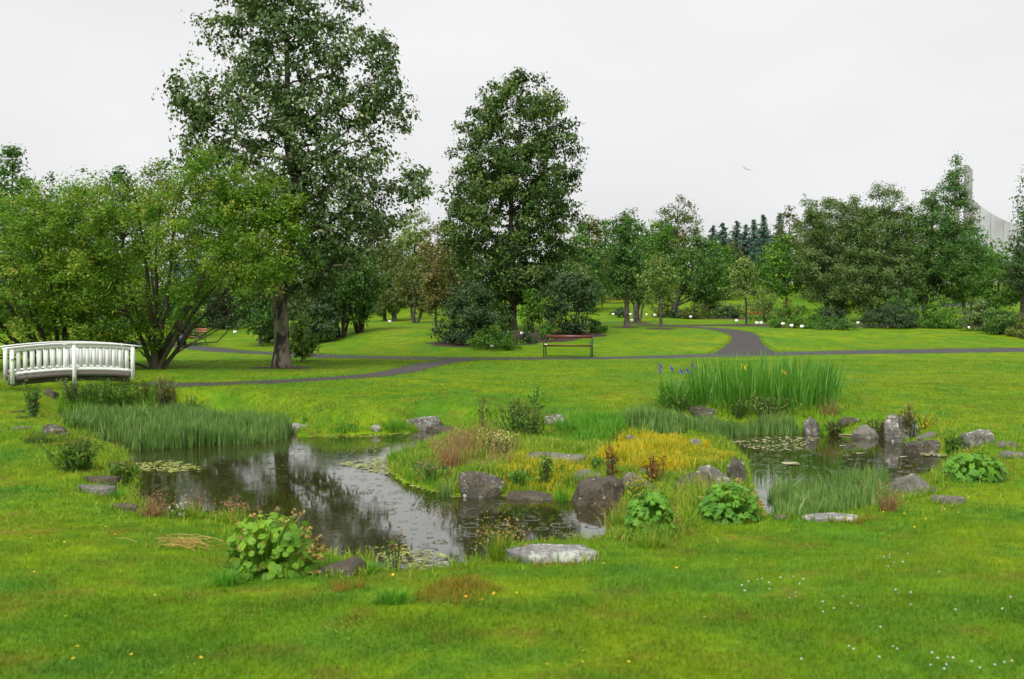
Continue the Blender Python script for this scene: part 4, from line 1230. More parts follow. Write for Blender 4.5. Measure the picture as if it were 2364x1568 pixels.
g = G(1311, 824)
PB = park_bench('long park bench with a single red-brown back board beside the path', (g[0], g[1], g[2]), math.radians(-11), 1.80, 'redwood')
gp = Geo()
V = [(-.06, -.05, 0), (.05, -.06, .008), (.07, .04, .0), (-.05, .06, .012), (0, 0, .05)]
gp.add(V, [(0, 1, 4), (1, 2, 4), (2, 3, 4), (3, 0, 4)])
c, s = math.cos(math.radians(-11)), math.sin(math.radians(-11))
lx, ly = -0.80, -0.20
gp.obj('crumpled_paper', M['plate'], None, (g[0] + lx * c - ly * s, g[1] + lx * s + ly * c, g[2] + 0.447), label='crumpled white paper lying on the long bench seat', category='paper')
g = G(452, 797)
park_bench('ornate iron bench with orange slats beside the litter bin', g, math.radians(-50), 1.25, 'orangewood', True, 2)
g = at_depth(1417, 712, 77.0); g[2] = h1(g[0], 77.0)
park_bench('distant bench with red-brown boards half hidden by the slim tree', (g[0], g[1], g[2]), math.radians(4), 1.9, 'redwood')

g = G(419, 797)
root = thing('litter_bin', g, 'dark green-black litter bin left of the ornate bench', 'bin', rz=0.2)
b = Geo(); b.box((0, 0, 0.29), (0.40, 0.36, 0.58)); b.obj('body', M['binpaint'], root)
b = Geo()
for sx in (-0.18, 0.18):
    b.box((sx, 0.0, 0.65), (0.04, 0.36, 0.16))
b.box((0, 0.16, 0.65), (0.32, 0.04, 0.16)); b.obj('hood', M['binpaint'], root)
b = Geo(); b.box((0, 0, 0.75), (0.43, 0.39, 0.045)); b.box((0, 0, 0.785), (0.36, 0.32, 0.02)); b.obj('lid', M['iron'], root)

def plant_label(px, py, label, Y=None, tilt=0.0, sz=0.17):
    """py = plate centre in the picture"""
    if Y is None:
        q = G(px, py + 12)
    else:
        q = at_depth(px, py, Y); q[2] = h1(q[0], Y)
    pc = at_depth(px, py, q[1])
    hh = float(np.clip(pc[2] - q[2], 0.16, 0.45))
    root = thing('plant_label', q, label, 'plant label', 'white plant labels', tilt)
    a = Geo(); a.box((0, 0.012, hh / 2 - 0.03), (0.018, 0.008, hh + 0.02)); a.obj('stake', M['oldwood'], root)
    a = Geo()
    a.add(np.array([(-.5, 0, -.33), (.5, 0, -.33), (.5, .28, .30), (-.5, .28, .30), (-.5, .06, -.36), (.5, .06, -.36), (.5, .34, .27), (-.5, .34, .27)]) * [sz, sz, sz] + [0, 0, hh],
          None, [(0, 1, 2, 3), (7, 6, 5, 4), (0, 4, 5, 1), (1, 5, 6, 2), (2, 6, 7, 3), (3, 7, 4, 0)])
    a.obj('plate', M['plate'], root)

for px, py, lb, tl in [(1205, 769, 'white plant label in the soil behind the low light-green bush', 0.1), (1136, 798, 'white plant label in front of the low light-green bush', 0.3), (1347, 762, 'tilted white label right of the vase-shaped bush', 0.35),
        (1265, 738, 'white label left of the vase-shaped bush, in its shade', 0.1), (1216, 782, 'tiny white label beside the clipped ball shrub', 0.5), (1415, 725, 'white label left of the slim tree trunk', 0), (1455, 725, 'white label touching the slim tree trunk', 0.2),
        (1458, 739, 'small label between the slim and the forked tree', 0), (1493, 726, 'tilted label right of the forked tree', 0.5), (1511, 727, 'white label left of the leaning trunk', 0), (1594, 731, 'white label before the brown-green mound', 0.1),
        (1700, 740, 'white label left of the young tree', 0), (1749, 731, 'white label under the red lilies', 0), (1747, 745, 'left one of the paired labels right of the young tree', 0), (1757, 745, 'right one of the paired labels right of the young tree', 0.1),
        (1807, 747, 'first of three labels before the yellow-green shrub', 0), (1827, 751, 'middle of three labels before the yellow-green shrub', 0), (1851, 753, 'last of three labels before the yellow-green shrub', 0.1),
        (1981, 745, 'single white label in the gap before the dark conifer shrub', 0), (2238, 756, 'small label at the foot of the grey-green bush', 0.6), (542, 766, 'white label in the border right of the ornate bench', 0.2),
        (899, 742, 'pale label left of the pale grey trunk', 0), (756, 775, 'white label at the dark bush beside the forked tree', 0.4)]:
    plant_label(px, py, lb, None, tl)
plant_label(2203, 688, 'far white label behind the twin dark trunks', 80); plant_label(2283, 687, 'far white label near the right edge', 80)

# ------------------------------------------------------------------ concrete building, gull
def concrete_building():
    Y = 150.0
    m = Y / FPX
    def X(px): return (px - CX) * m
    def Z(py): return EYE + (HOR - py) * m
    bx, bz = X(2240), 2.0
    root = thing('concrete_building', (bx, Y, bz), 'pale concrete building with a swooping curved wall above the trees', 'building')
    def slab(name, outline, y0, y1, mat):
        n = len(outline)
        V = [(X(a) - bx, y0, Z(b) - bz) for a, b in outline] + [(X(a) - bx, y1, Z(b) - bz) for a, b in outline]
        me = bpy.data.meshes.new(name)
        f = [list(range(n))[::-1], list(range(n, 2 * n))] + [[i, (i + 1) % n, n + (i + 1) % n, n + i] for i in range(n)]
        me.from_pydata(V, [], f); me.materials.append(M[mat]); me.update()
        link(name, me, root)
    curve = [(2237, 458)] + [(2237 + t * 190, 458 + 72 * (1 - (1 - t) ** 2.4)) for t in np.linspace(0.06, 1, 14)]
    cuts = [2237, 2258, 2283, 2312, 2345, 2385, 2427]
    cx_ = np.array([c[0] for c in curve]); cy_ = np.array([c[1] for c in curve])
    for a, b in zip(cuts[:-1], cuts[1:]):                                # wall panels with open joints
        t = np.linspace(a + 0.5, b - 0.5, 5)
        slab('wall_panel', [(a + 0.5, 700)] + [(q, float(np.interp(q, cx_, cy_))) for q in t] + [(b - 0.5, 700)], 0.0, 1.2, 'concrete')
    slab('inner_wall', [(2240, 700)] + [(q, float(np.interp(q, cx_, cy_)) + 2) for q in np.linspace(2240, 2425, 10)] + [(2425, 700)], 0.5, 1.1, 'concrete_dark')
    slab('fin', [(2222, 700), (2222, 383), (2236, 395), (2236, 700)], -0.6, 0.2, 'concrete_dark')
    slab('fin', [(2211, 700), (2211, 386), (2219, 394), (2219, 700)], 1.3, 2.0, 'concrete')
concrete_building()

def gull():
    q = at_depth(1724, 391, 150.0)
    V = [(-.62, .05, .30), (-.40, .02, .27), (-.15, 0, .06), (-.04, 0, 0), (.04, 0, -.02), (.16, .02, .04), (.38, .05, -.05), (.64, .1, -.22),
         (-.55, .20, .29), (-.40, .22, .26), (-.15, .22, .05), (-.04, .20, 0), (.04, .20, -.02), (.16, .22, .03), (.38, .24, -.06), (.58, .24, -.20)]
    V2 = [(a, b, c - 0.015) for a, b, c in V]
    qd = [(i, i + 1, i + 9, i + 8) for i in range(7)]
    b = Geo(); b.add(V, None, qd); b.add(V2, None, [k[::-1] for k in qd])
    th = [(0, -.22, -.02), (0, -.12, -.02), (0, 0.05, -.02), (0, .2, -.02), (0, .38, -.01)]
    b.tube(th, [.02, .06, .075, .05, .015], 8)
    b.obj('gull', M['bird'], None, q, True, label='small grey gull gliding high in the pale sky', category='bird')
gull()

# ------------------------------------------------------------------ rocks
def ico(sub=3):
    import bmesh
    bm = bmesh.new()
    bmesh.ops.create_icosphere(bm, subdivisions=sub, radius=1)
    V = np.array([v.co[:] for v in bm.verts]); F = np.array([[v.index for v in f.verts] for f in bm.faces])
    bm.free()
    return V, F
ICO = ico(4)
ROCKS = []

def rock(label, x0, x1, yt, yb, mat, seed, depth=0.7, flat=False, name='boulder', rz=None):
    rg = np.random.default_rng(seed)
    q = G((x0 + x1) / 2, yb)
    d = q[1]
    W = (x1 - x0) / FPX * d * 1.06
    hp = (yb - yt) / FPX * d                                             # projected height, part of it is the top surface
    D = W * depth
    slope = (EYE - q[2]) / d
    hh = max(0.06, hp - D * 0.8 * slope) if flat else max(0.08, hp - D * 0.35 * slope)
    V, F = ICO
    U = V.copy()
    U = U / ((np.abs(V) ** 3.2).sum(1) ** (1 / 3.2))[:, None] * 0.9
    for k in range(12 if not flat else 9):                               # broken facets
        n = rg.normal(size=3); n /= np.linalg.norm(n)
        c = rg.uniform(0.66, 0.92)
        if k == 0:
            n = np.array([rg.normal(0, 0.28), rg.normal(-0.15, 0.2), 1.0]); n /= np.linalg.norm(n); c = 0.58
        ex = np.maximum(0, U @ n - c)
        U = U - ex[:, None] * n * 0.93
    if flat:
        top = np.maximum(0, U[:, 2] - 0.35)
        U[:, 2] -= top * 0.9
    nz = 0.11 * vnoise(V + seed * 3.1, 1.6) + 0.06 * vnoise(V + seed, 4.0) + 0.03 * vnoise(V + seed, 9.0)
    U = U * (1 + nz)[:, None]
    lo = -0.35
    U[:, 2] = np.where(U[:, 2] < lo, lo + (U[:, 2] - lo) * 0.6, U[:, 2])
    ex = (U[:, 0].max() - U[:, 0].min()) / 2; ey = (U[:, 1].max() - U[:, 1].min()) / 2
    zt = U[:, 2].max()
    U = U * [W / 2 / ex, D / 2 / ey, 1]
    U[:, 2] = np.where(U[:, 2] > 0, U[:, 2] * hh / zt, U[:, 2] * max(hh, 0.12) * 0.8)
    a = rg.uniform(-0.25, 0.25) if rz is None else rz
    cy = q[1] + D * 0.42
    z0 = q[2] - 0.03
    if abs(a) > 0:
        U = U @ np.array([[math.cos(a), math.sin(a), 0], [-math.sin(a), math.cos(a), 0], [0, 0, 1]])
    ROCKS.append((q[0], cy, W / 2, D / 2))
    link(name, mesh(name, U, [F], M[mat], None, True), None, (q[0], cy, z0), label=label, category='rock', group='rocks around the pond')

R_ = [
    ('dark dome-shaped boulder with white spots at the left reed bed', 80, 150, 977, 1003, 'rock_spot', .8, 0),
    ('small flat stone in the grass left of the spotted dome boulder', 14, 62, 983, 992, 'rock_grey', .8, 1),
    ('little brown stone in the grass at the left edge', 20, 52, 943, 953, 'rock_brown', .8, 0),
    ('pale little stone behind the flat left-edge stone', 38, 58, 955, 966, 'rock_grey', .8, 0),
    ('dark slab on the left bank, upper of two', 186, 268, 1089, 1118, 'rock_brown', .6, 1),
    ('long grey slab on the left bank, lower of two', 160, 258, 1110, 1140, 'rock_grey', .5, 1),
    ('dark wedge-shaped rock at the left water edge', 252, 314, 1153, 1180, 'rock_brown', .5, 1),
    ('small pinkish rock above the two left-bank slabs', 248, 280, 1060, 1078, 'rock_grey', .6, 0),
    ('pale flat rock at the end of the left reed bed', 655, 710, 972, 998, 'rock_white', .8, 1),
    ('small white-topped rock at the far bank', 850, 878, 977, 998, 'rock_white', .7, 0),
    ('low far-bank rock crusted with white lichen', 934, 1024, 958, 993, 'rock_lichen', .6, 0),
    ('dark tail of rock beside the lichen-crusted far-bank rock', 985, 1054, 978, 997, 'rock_brown', .5, 1),
    ('dark boulder with round white spots at the water in the centre', 1054, 1162, 1080, 1148, 'rock_spot', .75, 0),
    ('flat grey slab lying on top of the grassy island', 1210, 1352, 1037, 1072, 'rock_grey', .5, 1),
    ('large smooth brown boulder on the island shore', 1308, 1448, 1096, 1166, 'rock_brown', .7, 0),
    ('grey rock tucked behind the large brown boulder', 1320, 1394, 1079, 1108, 'rock_grey', .7, 0),
    ('low dark rock at the water between the two big boulders', 1166, 1284, 1129, 1154, 'rock_brown', .4, 0),
    ('grey boulder right of the large brown boulder', 1434, 1520, 1083, 1138, 'rock_grey', .7, 0),
    ('small grey rock behind the grey boulder', 1468, 1502, 1076, 1096, 'rock_grey', .7, 0),
    ('brown sloping rock between the yellow sedge and the leafy plants', 1550, 1648, 1083, 1140, 'rock_brown', .7, 0),
    ('black-and-white lichen boulder at the edge of the right pond', 1614, 1698, 1066, 1122, 'rock_lichen', .7, 0),
    ('upright dark rock standing in the right pond corner', 1680, 1728, 1052, 1116, 'rock_spot', .8, 0),
    ('white-headed stone behind the yellow sedge', 1589, 1620, 1008, 1033, 'rock_lichen', .7, 0),
    ('small stone at the left tip of the yellow sedge', 1444, 1476, 1000, 1021, 'rock_lichen', .7, 0),
    ('domed brown rock below the iris clump', 1594, 1660, 934, 966, 'rock_spot', .7, 0),
    ('white-flecked rock right of the tall dark herbs', 1254, 1310, 953, 982, 'rock_lichen', .7, 0),
    ('wide white lichen slab at the near pond edge', 1168, 1386, 1245, 1300, 'rock_white', .45, 1),
    ('brown rock beside the largest leafy plant', 722, 838, 1276, 1332, 'rock_brown', .6, 0),
    ('squat two-toned rock at the far edge of the right pond', 1858, 1898, 957, 1003, 'rock_lichen', .8, 0),
    ('low dark rock in the grass behind the right pond', 1932, 1986, 958, 982, 'rock_brown', .5, 0),
    ('grey wedge rock at the far right-pond shore', 1968, 2030, 978, 1012, 'rock_grey', .6, 0),
    ('tall grey rock with white-topped shoulder behind the right pond', 2050, 2128, 953, 1016, 'rock_lichen', .6, 0),
    ('small grey rock behind the broad right-shore boulder', 2122, 2174, 993, 1014, 'rock_grey', .6, 0),
    ('broad brown-grey boulder on the right shore', 2096, 2190, 1010, 1047, 'rock_spot', .6, 0),
    ('long pale lichen rock rising to the right', 2220, 2298, 987, 1032, 'rock_lichen', .5, 0),
    ('flat rock near the right picture edge', 2308, 2354, 1013, 1034, 'rock_grey', .5, 1),
    ('grey rock cut off by the right picture edge', 2316, 2380, 1034, 1058, 'rock_grey', .6, 1),
    ('rounded grey boulder with a mossy end in the right reeds', 2070, 2180, 1090, 1142, 'rock_grey', .6, 0),
    ('thin tilted slab in the grass right of the reeds', 2154, 2226, 1135, 1164, 'rock_grey', .35, 1),
    ('flat pale slab in the lawn below the right reeds', 1864, 1998, 1175, 1204, 'rock_white', .5, 1),
    ('flat stone nearly sunk in the turf left of the pale slab', 1788, 1832, 1186, 1198, 'rock_grey', .5, 1),
    ('dark stone peeping from the reddish island grass', 958, 990, 1066, 1089, 'rock_brown', .7, 0),
    ('small grey stone in the grass at the island tip', 1000, 1022, 1032, 1048, 'rock_grey', .7, 0),
    ('dark stone block under the white bridge', 96, 130, 893, 918, 'rock_brown', .7, 0),
]
for k, (lb, x0, x1, yt, yb, mt, dp, fl) in enumerate(R_):
    rock(lb, x0, x1, yt, yb, mt, 200 + k, dp, bool(fl), 'rock_slab' if fl else 'boulder')

# ------------------------------------------------------------------ waterside plants
def poly_px(pts):
    return np.array([G(*p)[:2] for p in pts])

def in_poly(P, n, rg):
    lo, hi = P.min(0), P.max(0)
    out = []
    tot = 0
    while tot < n:
        q = rg.uniform(lo, hi, (n * 2, 2))
        q = q[polysd(q[:, 0], q[:, 1], P) < 0]
        out.append(q); tot += len(q)
    return np.concatenate(out)[:n]

def parea(P):
    x, y = P[:, 0], P[:, 1]
    return 0.5 * abs(np.dot(x, np.roll(y, 1)) - np.dot(y, np.roll(x, 1)))

def ground_at(q, minz=WATER - 0.15):
    return np.column_stack([q, np.maximum(H(q[:, 0], q[:, 1]), minz)])

def rock_free(q):
    ok = np.ones(len(q), bool)
    for x, y, a, b in ROCKS:
        ok &= ((q[:, 0] - x) / (a * 0.95)) ** 2 + ((q[:, 1] - y) / (b * 0.95)) ** 2 > 1
    return ok

def reed_bed(name, label, pts, dens, h, mat, seed, wd=0.022, per=4, spread=0.012, bend=0.12):
    rg = np.random.default_rng(seed)
    P = poly_px(pts)
    n = int(parea(P) * dens)
    q = in_poly(P, n, rg)
    q = q[rock_free(q)]
    edge = -polysd(q[:, 0], q[:, 1], P)
    kp = edge + 0.35 * noise2(q[:, 0], q[:, 1], 1.9) > 0.05
    q, edge = q[kp], edge[kp]
    hm = h * (0.78 + 0.5 * noise2(q[:, 0], q[:, 1], 1.7) + 0.35 * noise2(q[:, 0], q[:, 1], 5.0)) * (0.55 + 0.45 * sstep(0, 0.25, edge)) * rg.uniform(0.75, 1.2, len(q))
    b = ground_at(q)
    hm = hm + np.maximum(0, WATER - b[:, 2])
    B = np.repeat(b, per, 0) + np.column_stack([rg.normal(0, spread, (len(b) * per, 2)), np.zeros(len(b) * per)])
    vv = np.clip(np.repeat(rg.random(len(b)), per) * 0.8 + rg.normal(0, 0.12, len(B)), 0, 1)
    gg = Geo()
    gg.add(*blades(B, np.repeat(hm, per) * rg.uniform(0.75, 1.05, len(B)), wd * rg.uniform(0.7, 1.3, len(B)), rg.uniform(0, bend, len(B)), 2, None, vv, rg))
    m = len(q) // 9                                                       # odd long green blades among them
    w2 = b[rg.choice(len(b), m)]
    gg.add(*blades(w2, h * rg.uniform(0.9, 1.5, m) + np.maximum(0, WATER - w2[:, 2]), 0.012, rg.uniform(0.2, 1.0, m), 3, None, rg.uniform(0.75, 1, m), rg))
    return gg.obj(name, M[mat], None, kind='stuff', label=label)

reed_bed('mares_tail_bed', 'dense grey-green water plants filling the left arm of the pond',
         [(150, 985), (205, 1003), (300, 1040), (450, 1038), (560, 1028), (640, 1020), (680, 1012), (688, 1000), (660, 985), (590, 972), (470, 962), (330, 956), (200, 958), (140, 968)], 420, 0.34, 'mare', 1)
reed_bed('mares_tail_bed', 'grey-green water plants along the far shore of the right pond',
         [(1420, 985), (1480, 1002), (1560, 1006), (1690, 1010), (1800, 1005), (1860, 1004), (1852, 985), (1780, 978), (1650, 975), (1520, 968), (1420, 966)], 420, 0.32, 'mare', 2)
reed_bed('mares_tail_bed', 'grey-green water plants at the near side of the right pond',
         [(1770, 1120), (1765, 1192), (1850, 1190), (1960, 1180), (2060, 1165), (2090, 1130), (2085, 1108), (1990, 1112), (1880, 1118)], 480, 0.26, 'mare', 3)

def meadow(name, label, pts, dens, h, mat, seed, wd=0.010, bend=0.7, segs=2):
    rg = np.random.default_rng(seed)
    P = poly_px(pts)
    q = in_poly(P, int(parea(P) * dens), rg)
    q = q[rock_free(q)]
    q = q[noise2(q[:, 0] + seed, q[:, 1], 3.0) + 0.6 * sstep(0, 0.35, -polysd(q[:, 0], q[:, 1], P)) > rg.uniform(-0.9, 0.75, len(q))]
    b = ground_at(q)
    hm = h * (0.75 + 0.9 * noise2(q[:, 0], q[:, 1], 2.4)) * rg.uniform(0.5, 1.25, len(q))
    gg = Geo()
    gg.add(*blades(b, hm, wd * rg.uniform(0.6, 1.4, len(b)), np.abs(rg.normal(0, bend, len(b))), segs, None, None, rg))
    return gg.obj(name, M[mat], None, kind='stuff', label=label)

meadow('island_grass', 'mixed yellow-green grass covering the island', [(890, 1068), (900, 1095), (940, 1118), (1000, 1138), (1060, 1146), (1160, 1144), (1280, 1150), (1310, 1130), (1440, 1140), (1560, 1150), (1640, 1130), (1690, 1080),
       (1690, 1035), (1600, 1020), (1450, 1000), (1380, 975), (1250, 975), (1120, 985), (1050, 1005), (1000, 1022), (960, 1042)], 1500, 0.15, 'meadow', 5)
meadow('yellow_sedge', 'bright yellow sedge spreading over the right half of the island', [(1370, 1070), (1430, 1088), (1530, 1100), (1600, 1090), (1650, 1080), (1695, 1058), (1692, 1034), (1640, 1020), (1560, 1012), (1470, 1008), (1430, 1018), (1385, 1040)], 2600, 0.17, 'sedge', 6, 0.016)
meadow('yellow_sedge', 'yellow sedge fringe around the flat island slab', [(1180, 1060), (1180, 1110), (1260, 1140), (1320, 1110), (1400, 1085), (1380, 1050), (1350, 1072), (1260, 1072), (1210, 1050)], 1100, 0.15, 'sedge', 7, 0.016)
meadow('yellow_sedge', 'narrow yellow sedge tuft right of the spotted centre boulder', [(1155, 1080), (1165, 1125), (1195, 1135), (1190, 1085)], 1500, 0.15, 'sedge', 8, 0.012)
meadow('lush_grass', 'tall lush green grass at the back of the island', [(1270, 985), (1300, 1015), (1400, 1022), (1450, 1000), (1440, 975), (1330, 968)], 1700, 0.26, 'lush', 9, 0.011, 0.6)
meadow('lush_grass', 'low lush green plants on the far bank between two pale rocks', [(690, 1000), (760, 1006), (860, 1002), (950, 998), (930, 980), (840, 978), (740, 980)], 1300, 0.13, 'lush', 10, 0.014)
meadow('bank_herbs', 'bluish herbs crowding below the white bridge', [(130, 955), (300, 950), (420, 948), (400, 905), (310, 900), (200, 905), (140, 920)], 900, 0.40, 'bright', 11, 0.018, 0.5)
meadow('bank_grass', 'long grass under the iris clump', [(1490, 960), (1640, 970), (1800, 975), (1950, 965), (1960, 940), (1800, 945), (1620, 945), (1490, 940)], 650, 0.20, 'meadow', 12, 0.014)
meadow('bank_grass', 'long grass strip right of the near reed bed', [(2060, 1165), (2150, 1140), (2200, 1110), (2240, 1080), (2200, 1075), (2150, 1100), (2090, 1125)], 1300, 0.22, 'meadow', 13, 0.011)
meadow('bank_grass', 'long grass between the two leafy plants', [(1400, 1200), (1420, 1260), (1560, 1250), (1640, 1215), (1760, 1215), (1760, 1180), (1650, 1130), (1560, 1150), (1460, 1165)], 1500, 0.20, 'meadow', 14, 0.009)

for k, (lb, pts) in enumerate([('brown moss over the front edge of the wide white slab', [(1225, 1312), (1275, 1288), (1345, 1290), (1330, 1312)]),
                               ('brown moss at the right end of the flat pale slab', [(1900, 1208), (1960, 1195), (2010, 1190), (1990, 1212)]),
                               ('orange-brown moss below the brown near rock', [(745, 1345), (790, 1325), (850, 1330), (840, 1360), (770, 1370)]),
                               ('dark mossy hump at the near shore', [(950, 1385), (1000, 1352), (1090, 1335), (1160, 1365), (1100, 1395), (1010, 1400)]),
                               ('brown mossy turf beside the spotted dome boulder', [(60, 1005), (150, 1008), (210, 1020), (180, 1035), (90, 1028)])]):
    meadow('moss_patch', lb, pts, 5200, 0.055, 'moss', 500 + k, 0.008, 0.9, 1)
meadow('island_weeds', 'reddish and straw-coloured weeds on the left half of the island', [(985, 1040), (1050, 1010), (1130, 1000), (1200, 1030), (1190, 1075), (1080, 1085), (1000, 1075)], 420, 0.24, 'redgrass', 510, 0.009, 0.45)
meadow('island_weeds', 'bright lime grass at the left tip of the island', [(895, 1072), (960, 1046), (1000, 1060), (1000, 1125), (935, 1112)], 1500, 0.13, 'lush', 511, 0.010, 0.7)
meadow('shore_sedge', 'yellow-green mossy growth spilling to the water between the boulders', [(1170, 1125), (1200, 1100), (1290, 1110), (1300, 1145), (1220, 1140)], 1800, 0.10, 'sedge', 512, 0.012, 0.8)

# rough grass along every shore
rg = np.random.default_rng(15)
q = rg.uniform([-9, 6.5], [9.5, 21.5], (260000, 2))
sd = pond_sd(q[:, 0], q[:, 1])
pk = np.exp(-np.maximum(sd, 0) / 0.5) * (0.5 + 0.5 * sstep(-0.2, 0.4, noise2(q[:, 0], q[:, 1], 1.1)))
q = q[(sd > -0.03) & (sd < 1.4) & (rg.random(len(q)) < pk)]
q = q[rock_free(q)]
b = ground_at(q)
gg = Geo()
gg.add(*blades(b, rg.uniform(0.05, 0.17, len(b)) * (0.8 + 0.5 * noise2(q[:, 0], q[:, 1], 1.5)), 0.009 * rg.uniform(0.6, 1.4, len(b)), np.abs(rg.normal(0, 0.8, len(b))), 2, None, None, rg))
fr = []
for x, y, a, b_ in ROCKS:
    n = int(150 * a + 40)
    th = rg.uniform(math.pi, 2 * math.pi, n)
    k = rg.uniform(0.92, 1.18, n)
    fr.append(np.column_stack([x + a * k * np.cos(th), y + b_ * k * np.sin(th)]))
fr = np.concatenate(fr)
fr = fr[pond_sd(fr[:, 0], fr[:, 1]) > 0.0]
gg.add(*blades(ground_at(fr), rg.uniform(0.04, 0.13, len(fr)), 0.009 * rg.uniform(0.6, 1.4, len(fr)), np.abs(rg.normal(0, 0.7, len(fr))), 2, None, None, rg))
gg.obj('shore_grass', M['meadow'], None, kind='stuff', label='rough uncut grass along the pond shores')

# floating leaves
def floats(name, label, pts, n, mat, seed, ln=0.16, wd=0.022):
    rg = np.random.default_rng(seed)
    P = on_plane(*np.array(pts).T, WATER)
    q = in_poly(P, n, rg)
    a = rg.uniform(0, math.pi, n); L = ln * rg.uniform(0.5, 1.2, n); W = wd * rg.uniform(0.6, 1.3, n)
    d = np.stack([np.cos(a), np.sin(a)], -1); e = np.stack([-d[:, 1], d[:, 0]], -1)
    z = WATER + 0.004 + rg.random(n) * 0.006
    def pt(u, v): return np.column_stack([q + d * (u * L)[:, None] + e * (v * W)[:, None], z + (0.01 * rg.random(n))])
    V = np.stack([pt(-.5, 0), pt(-.2, -.5), pt(.25, -.5), pt(.5, 0), pt(.25, .5), pt(-.2, .5)], 1).reshape(-1, 3)
    o = np.arange(n)[:, None] * 6
    gg = Geo(); gg.add(V, None, np.concatenate([o + [[0, 1, 2, 5]], o + [[2, 3, 4, 5]]]), np.repeat(rg.random(n), 6))
    gg.obj(name, M[mat], None, kind='stuff', label=label)
floats('floating_pondweed', 'floating grass blades at the left shore', [(305, 1068), (325, 1090), (400, 1092), (470, 1085), (440, 1072), (380, 1064)], 200, 'float', 21)
floats('floating_pondweed', 'floating grass blades around the island tip', [(780, 1072), (860, 1090), (900, 1100), (960, 1128), (1030, 1145), (1060, 1150), (1000, 1130), (930, 1100), (900, 1075), (930, 1052), (880, 1055), (840, 1062)], 240, 'float', 22)
floats('floating_pondweed', 'floating scum at the far bank of the left pond', [(690, 1010), (760, 1014), (860, 1008), (950, 1003), (940, 999), (760, 1005)], 80, 'float', 23)
floats('floating_pads', 'pale floating leaf mats on the right pond', [(1690, 1020), (1720, 1035), (1800, 1045), (1850, 1040), (1870, 1020), (1900, 1012), (1780, 1008)], 230, 'pads', 24, 0.075, 0.04)
floats('floating_pads', 'pale floating leaves by the broad right-shore boulder', [(2120, 1052), (2180, 1056), (2190, 1050), (2130, 1046)], 110, 'pads', 25, 0.07, 0.04)
floats('floating_debris', 'brown stalks and debris floating at the near shore', [(860, 1265), (900, 1300), (960, 1325), (1060, 1308), (1040, 1285), (960, 1270), (930, 1255)], 170, 'float', 26, 0.16, 0.010)

def pad(px, py, size, label):
    q = on_plane(px, py, WATER)
    th = np.linspace(0.25, 2 * math.pi - 0.25, 15)
    r = size * (1 + 0.08 * np.sin(5 * th))
    V = [(0, 0, 0.004)] + [(a * math.cos(t), a * math.sin(t), 0.008 + 0.004 * math.sin(3 * t)) for a, t in zip(r, th)]
    gg = Geo(); gg.add(V, [(0, i, i + 1) for i in range(1, 15)], None, 0.7)
    gg.obj('lily_pad', M['pads'], None, (q[0], q[1], WATER + 0.004), label=label, category='lily pad', group='pale pads on the right pond')
for px, py, sz, lb in [(1825, 1071, 0.13, 'largest pale pad alone in the right pond'), (1745, 1037, 0.05, 'small pale pad below the floating mats'), (1700, 1022, 0.06, 'pale pad at the left end of the floating mats'),
                       (1945, 1030, 0.05, 'pale pad in the middle of the right pond'), (1985, 1048, 0.06, 'pale pad left of the broad right-shore boulder'), (2085, 1056, 0.06, 'pale pad just off the right shore')]:
    pad(px, py, sz, lb)
a, b = on_plane(1936, 1005, WATER), on_plane(2002, 1009, WATER)
gg = Geo(); gg.tube([(*a, WATER + 0.01), (*((a + b) / 2), WATER + 0.018), (*b, WATER + 0.008)], [0.016, 0.013, 0.006], 6)
gg.obj('floating_stick', M['stick'], None, label='pale stick floating at the far shore of the right pond', category='stick')

# --- irises
def iris(label, pts, dens, h, seed, flowers, fmat, spread, bend, name='iris_clump'):
    rg = np.random.default_rng(seed)
    P = poly_px(pts)
    c = P.mean(0)
    root = thing(name, (*c, h1(*c)), label, 'iris')
    q = in_poly(P, int(parea(P) * dens), rg)
    b = ground_at(q)
    hm = h * rg.uniform(0.62, 1.08, len(b)) * (1 + 0.12 * noise2(q[:, 0], q[:, 1], 2.5))
    dirr = np.arctan2(q[:, 1] - c[1], q[:, 0] - c[0]) + rg.normal(0, 0.9, len(q))
    dist = np.linalg.norm((q - c) / (np.ptp(P, axis=0) / 2), axis=1)
    gg = Geo()
    gg.add(*blades(b - [*c, h1(*c)], hm, 0.026 * rg.uniform(0.6, 1.2, len(b)), np.abs(rg.normal(0.05, bend, len(b))) + spread * dist ** 2 + (rg.random(len(b)) < 0.10) * rg.uniform(0.4, 1.1, len(b)), 4, dirr, None, rg))
    gg.obj('leaves', M['iris'], root)
    for px, py in flowers:
        f = at_depth(px, py, c[1] - 0.25)
        gz = h1(f[0], f[1])
        o3 = np.array([*c, h1(*c)])
        s = Geo(); s.tube(np.array([(f[0] + 0.03, f[1], gz), (f[0] + 0.01, f[1], (gz + f[2]) / 2), f]) - o3, [0.007, 0.006, 0.005], 5)
        st = s.obj('flower_stalk', M['iris'], root)
        p = Geo()
        for k in range(6):
            a_ = k * math.pi / 3 + rg.uniform(-.2, .2)
            dn = -0.035 if k % 2 else 0.04
            t = np.array([math.cos(a_), math.sin(a_), 0]); sd2 = np.array([-t[1], t[0], 0])
            V = [f, f + t * 0.025 - sd2 * 0.02 + [0, 0, 0.012], f + t * 0.05 + [0, 0, dn], f + t * 0.025 + sd2 * 0.02 + [0, 0, 0.012], f + t * 0.062 + [0, 0, dn * 1.8]]
            p.add(np.array(V) - o3, [(0, 1, 3), (1, 2, 3), (1, 4, 2), (2, 4, 3)], None, rg.random())
        p.obj('flower', fmat, root)
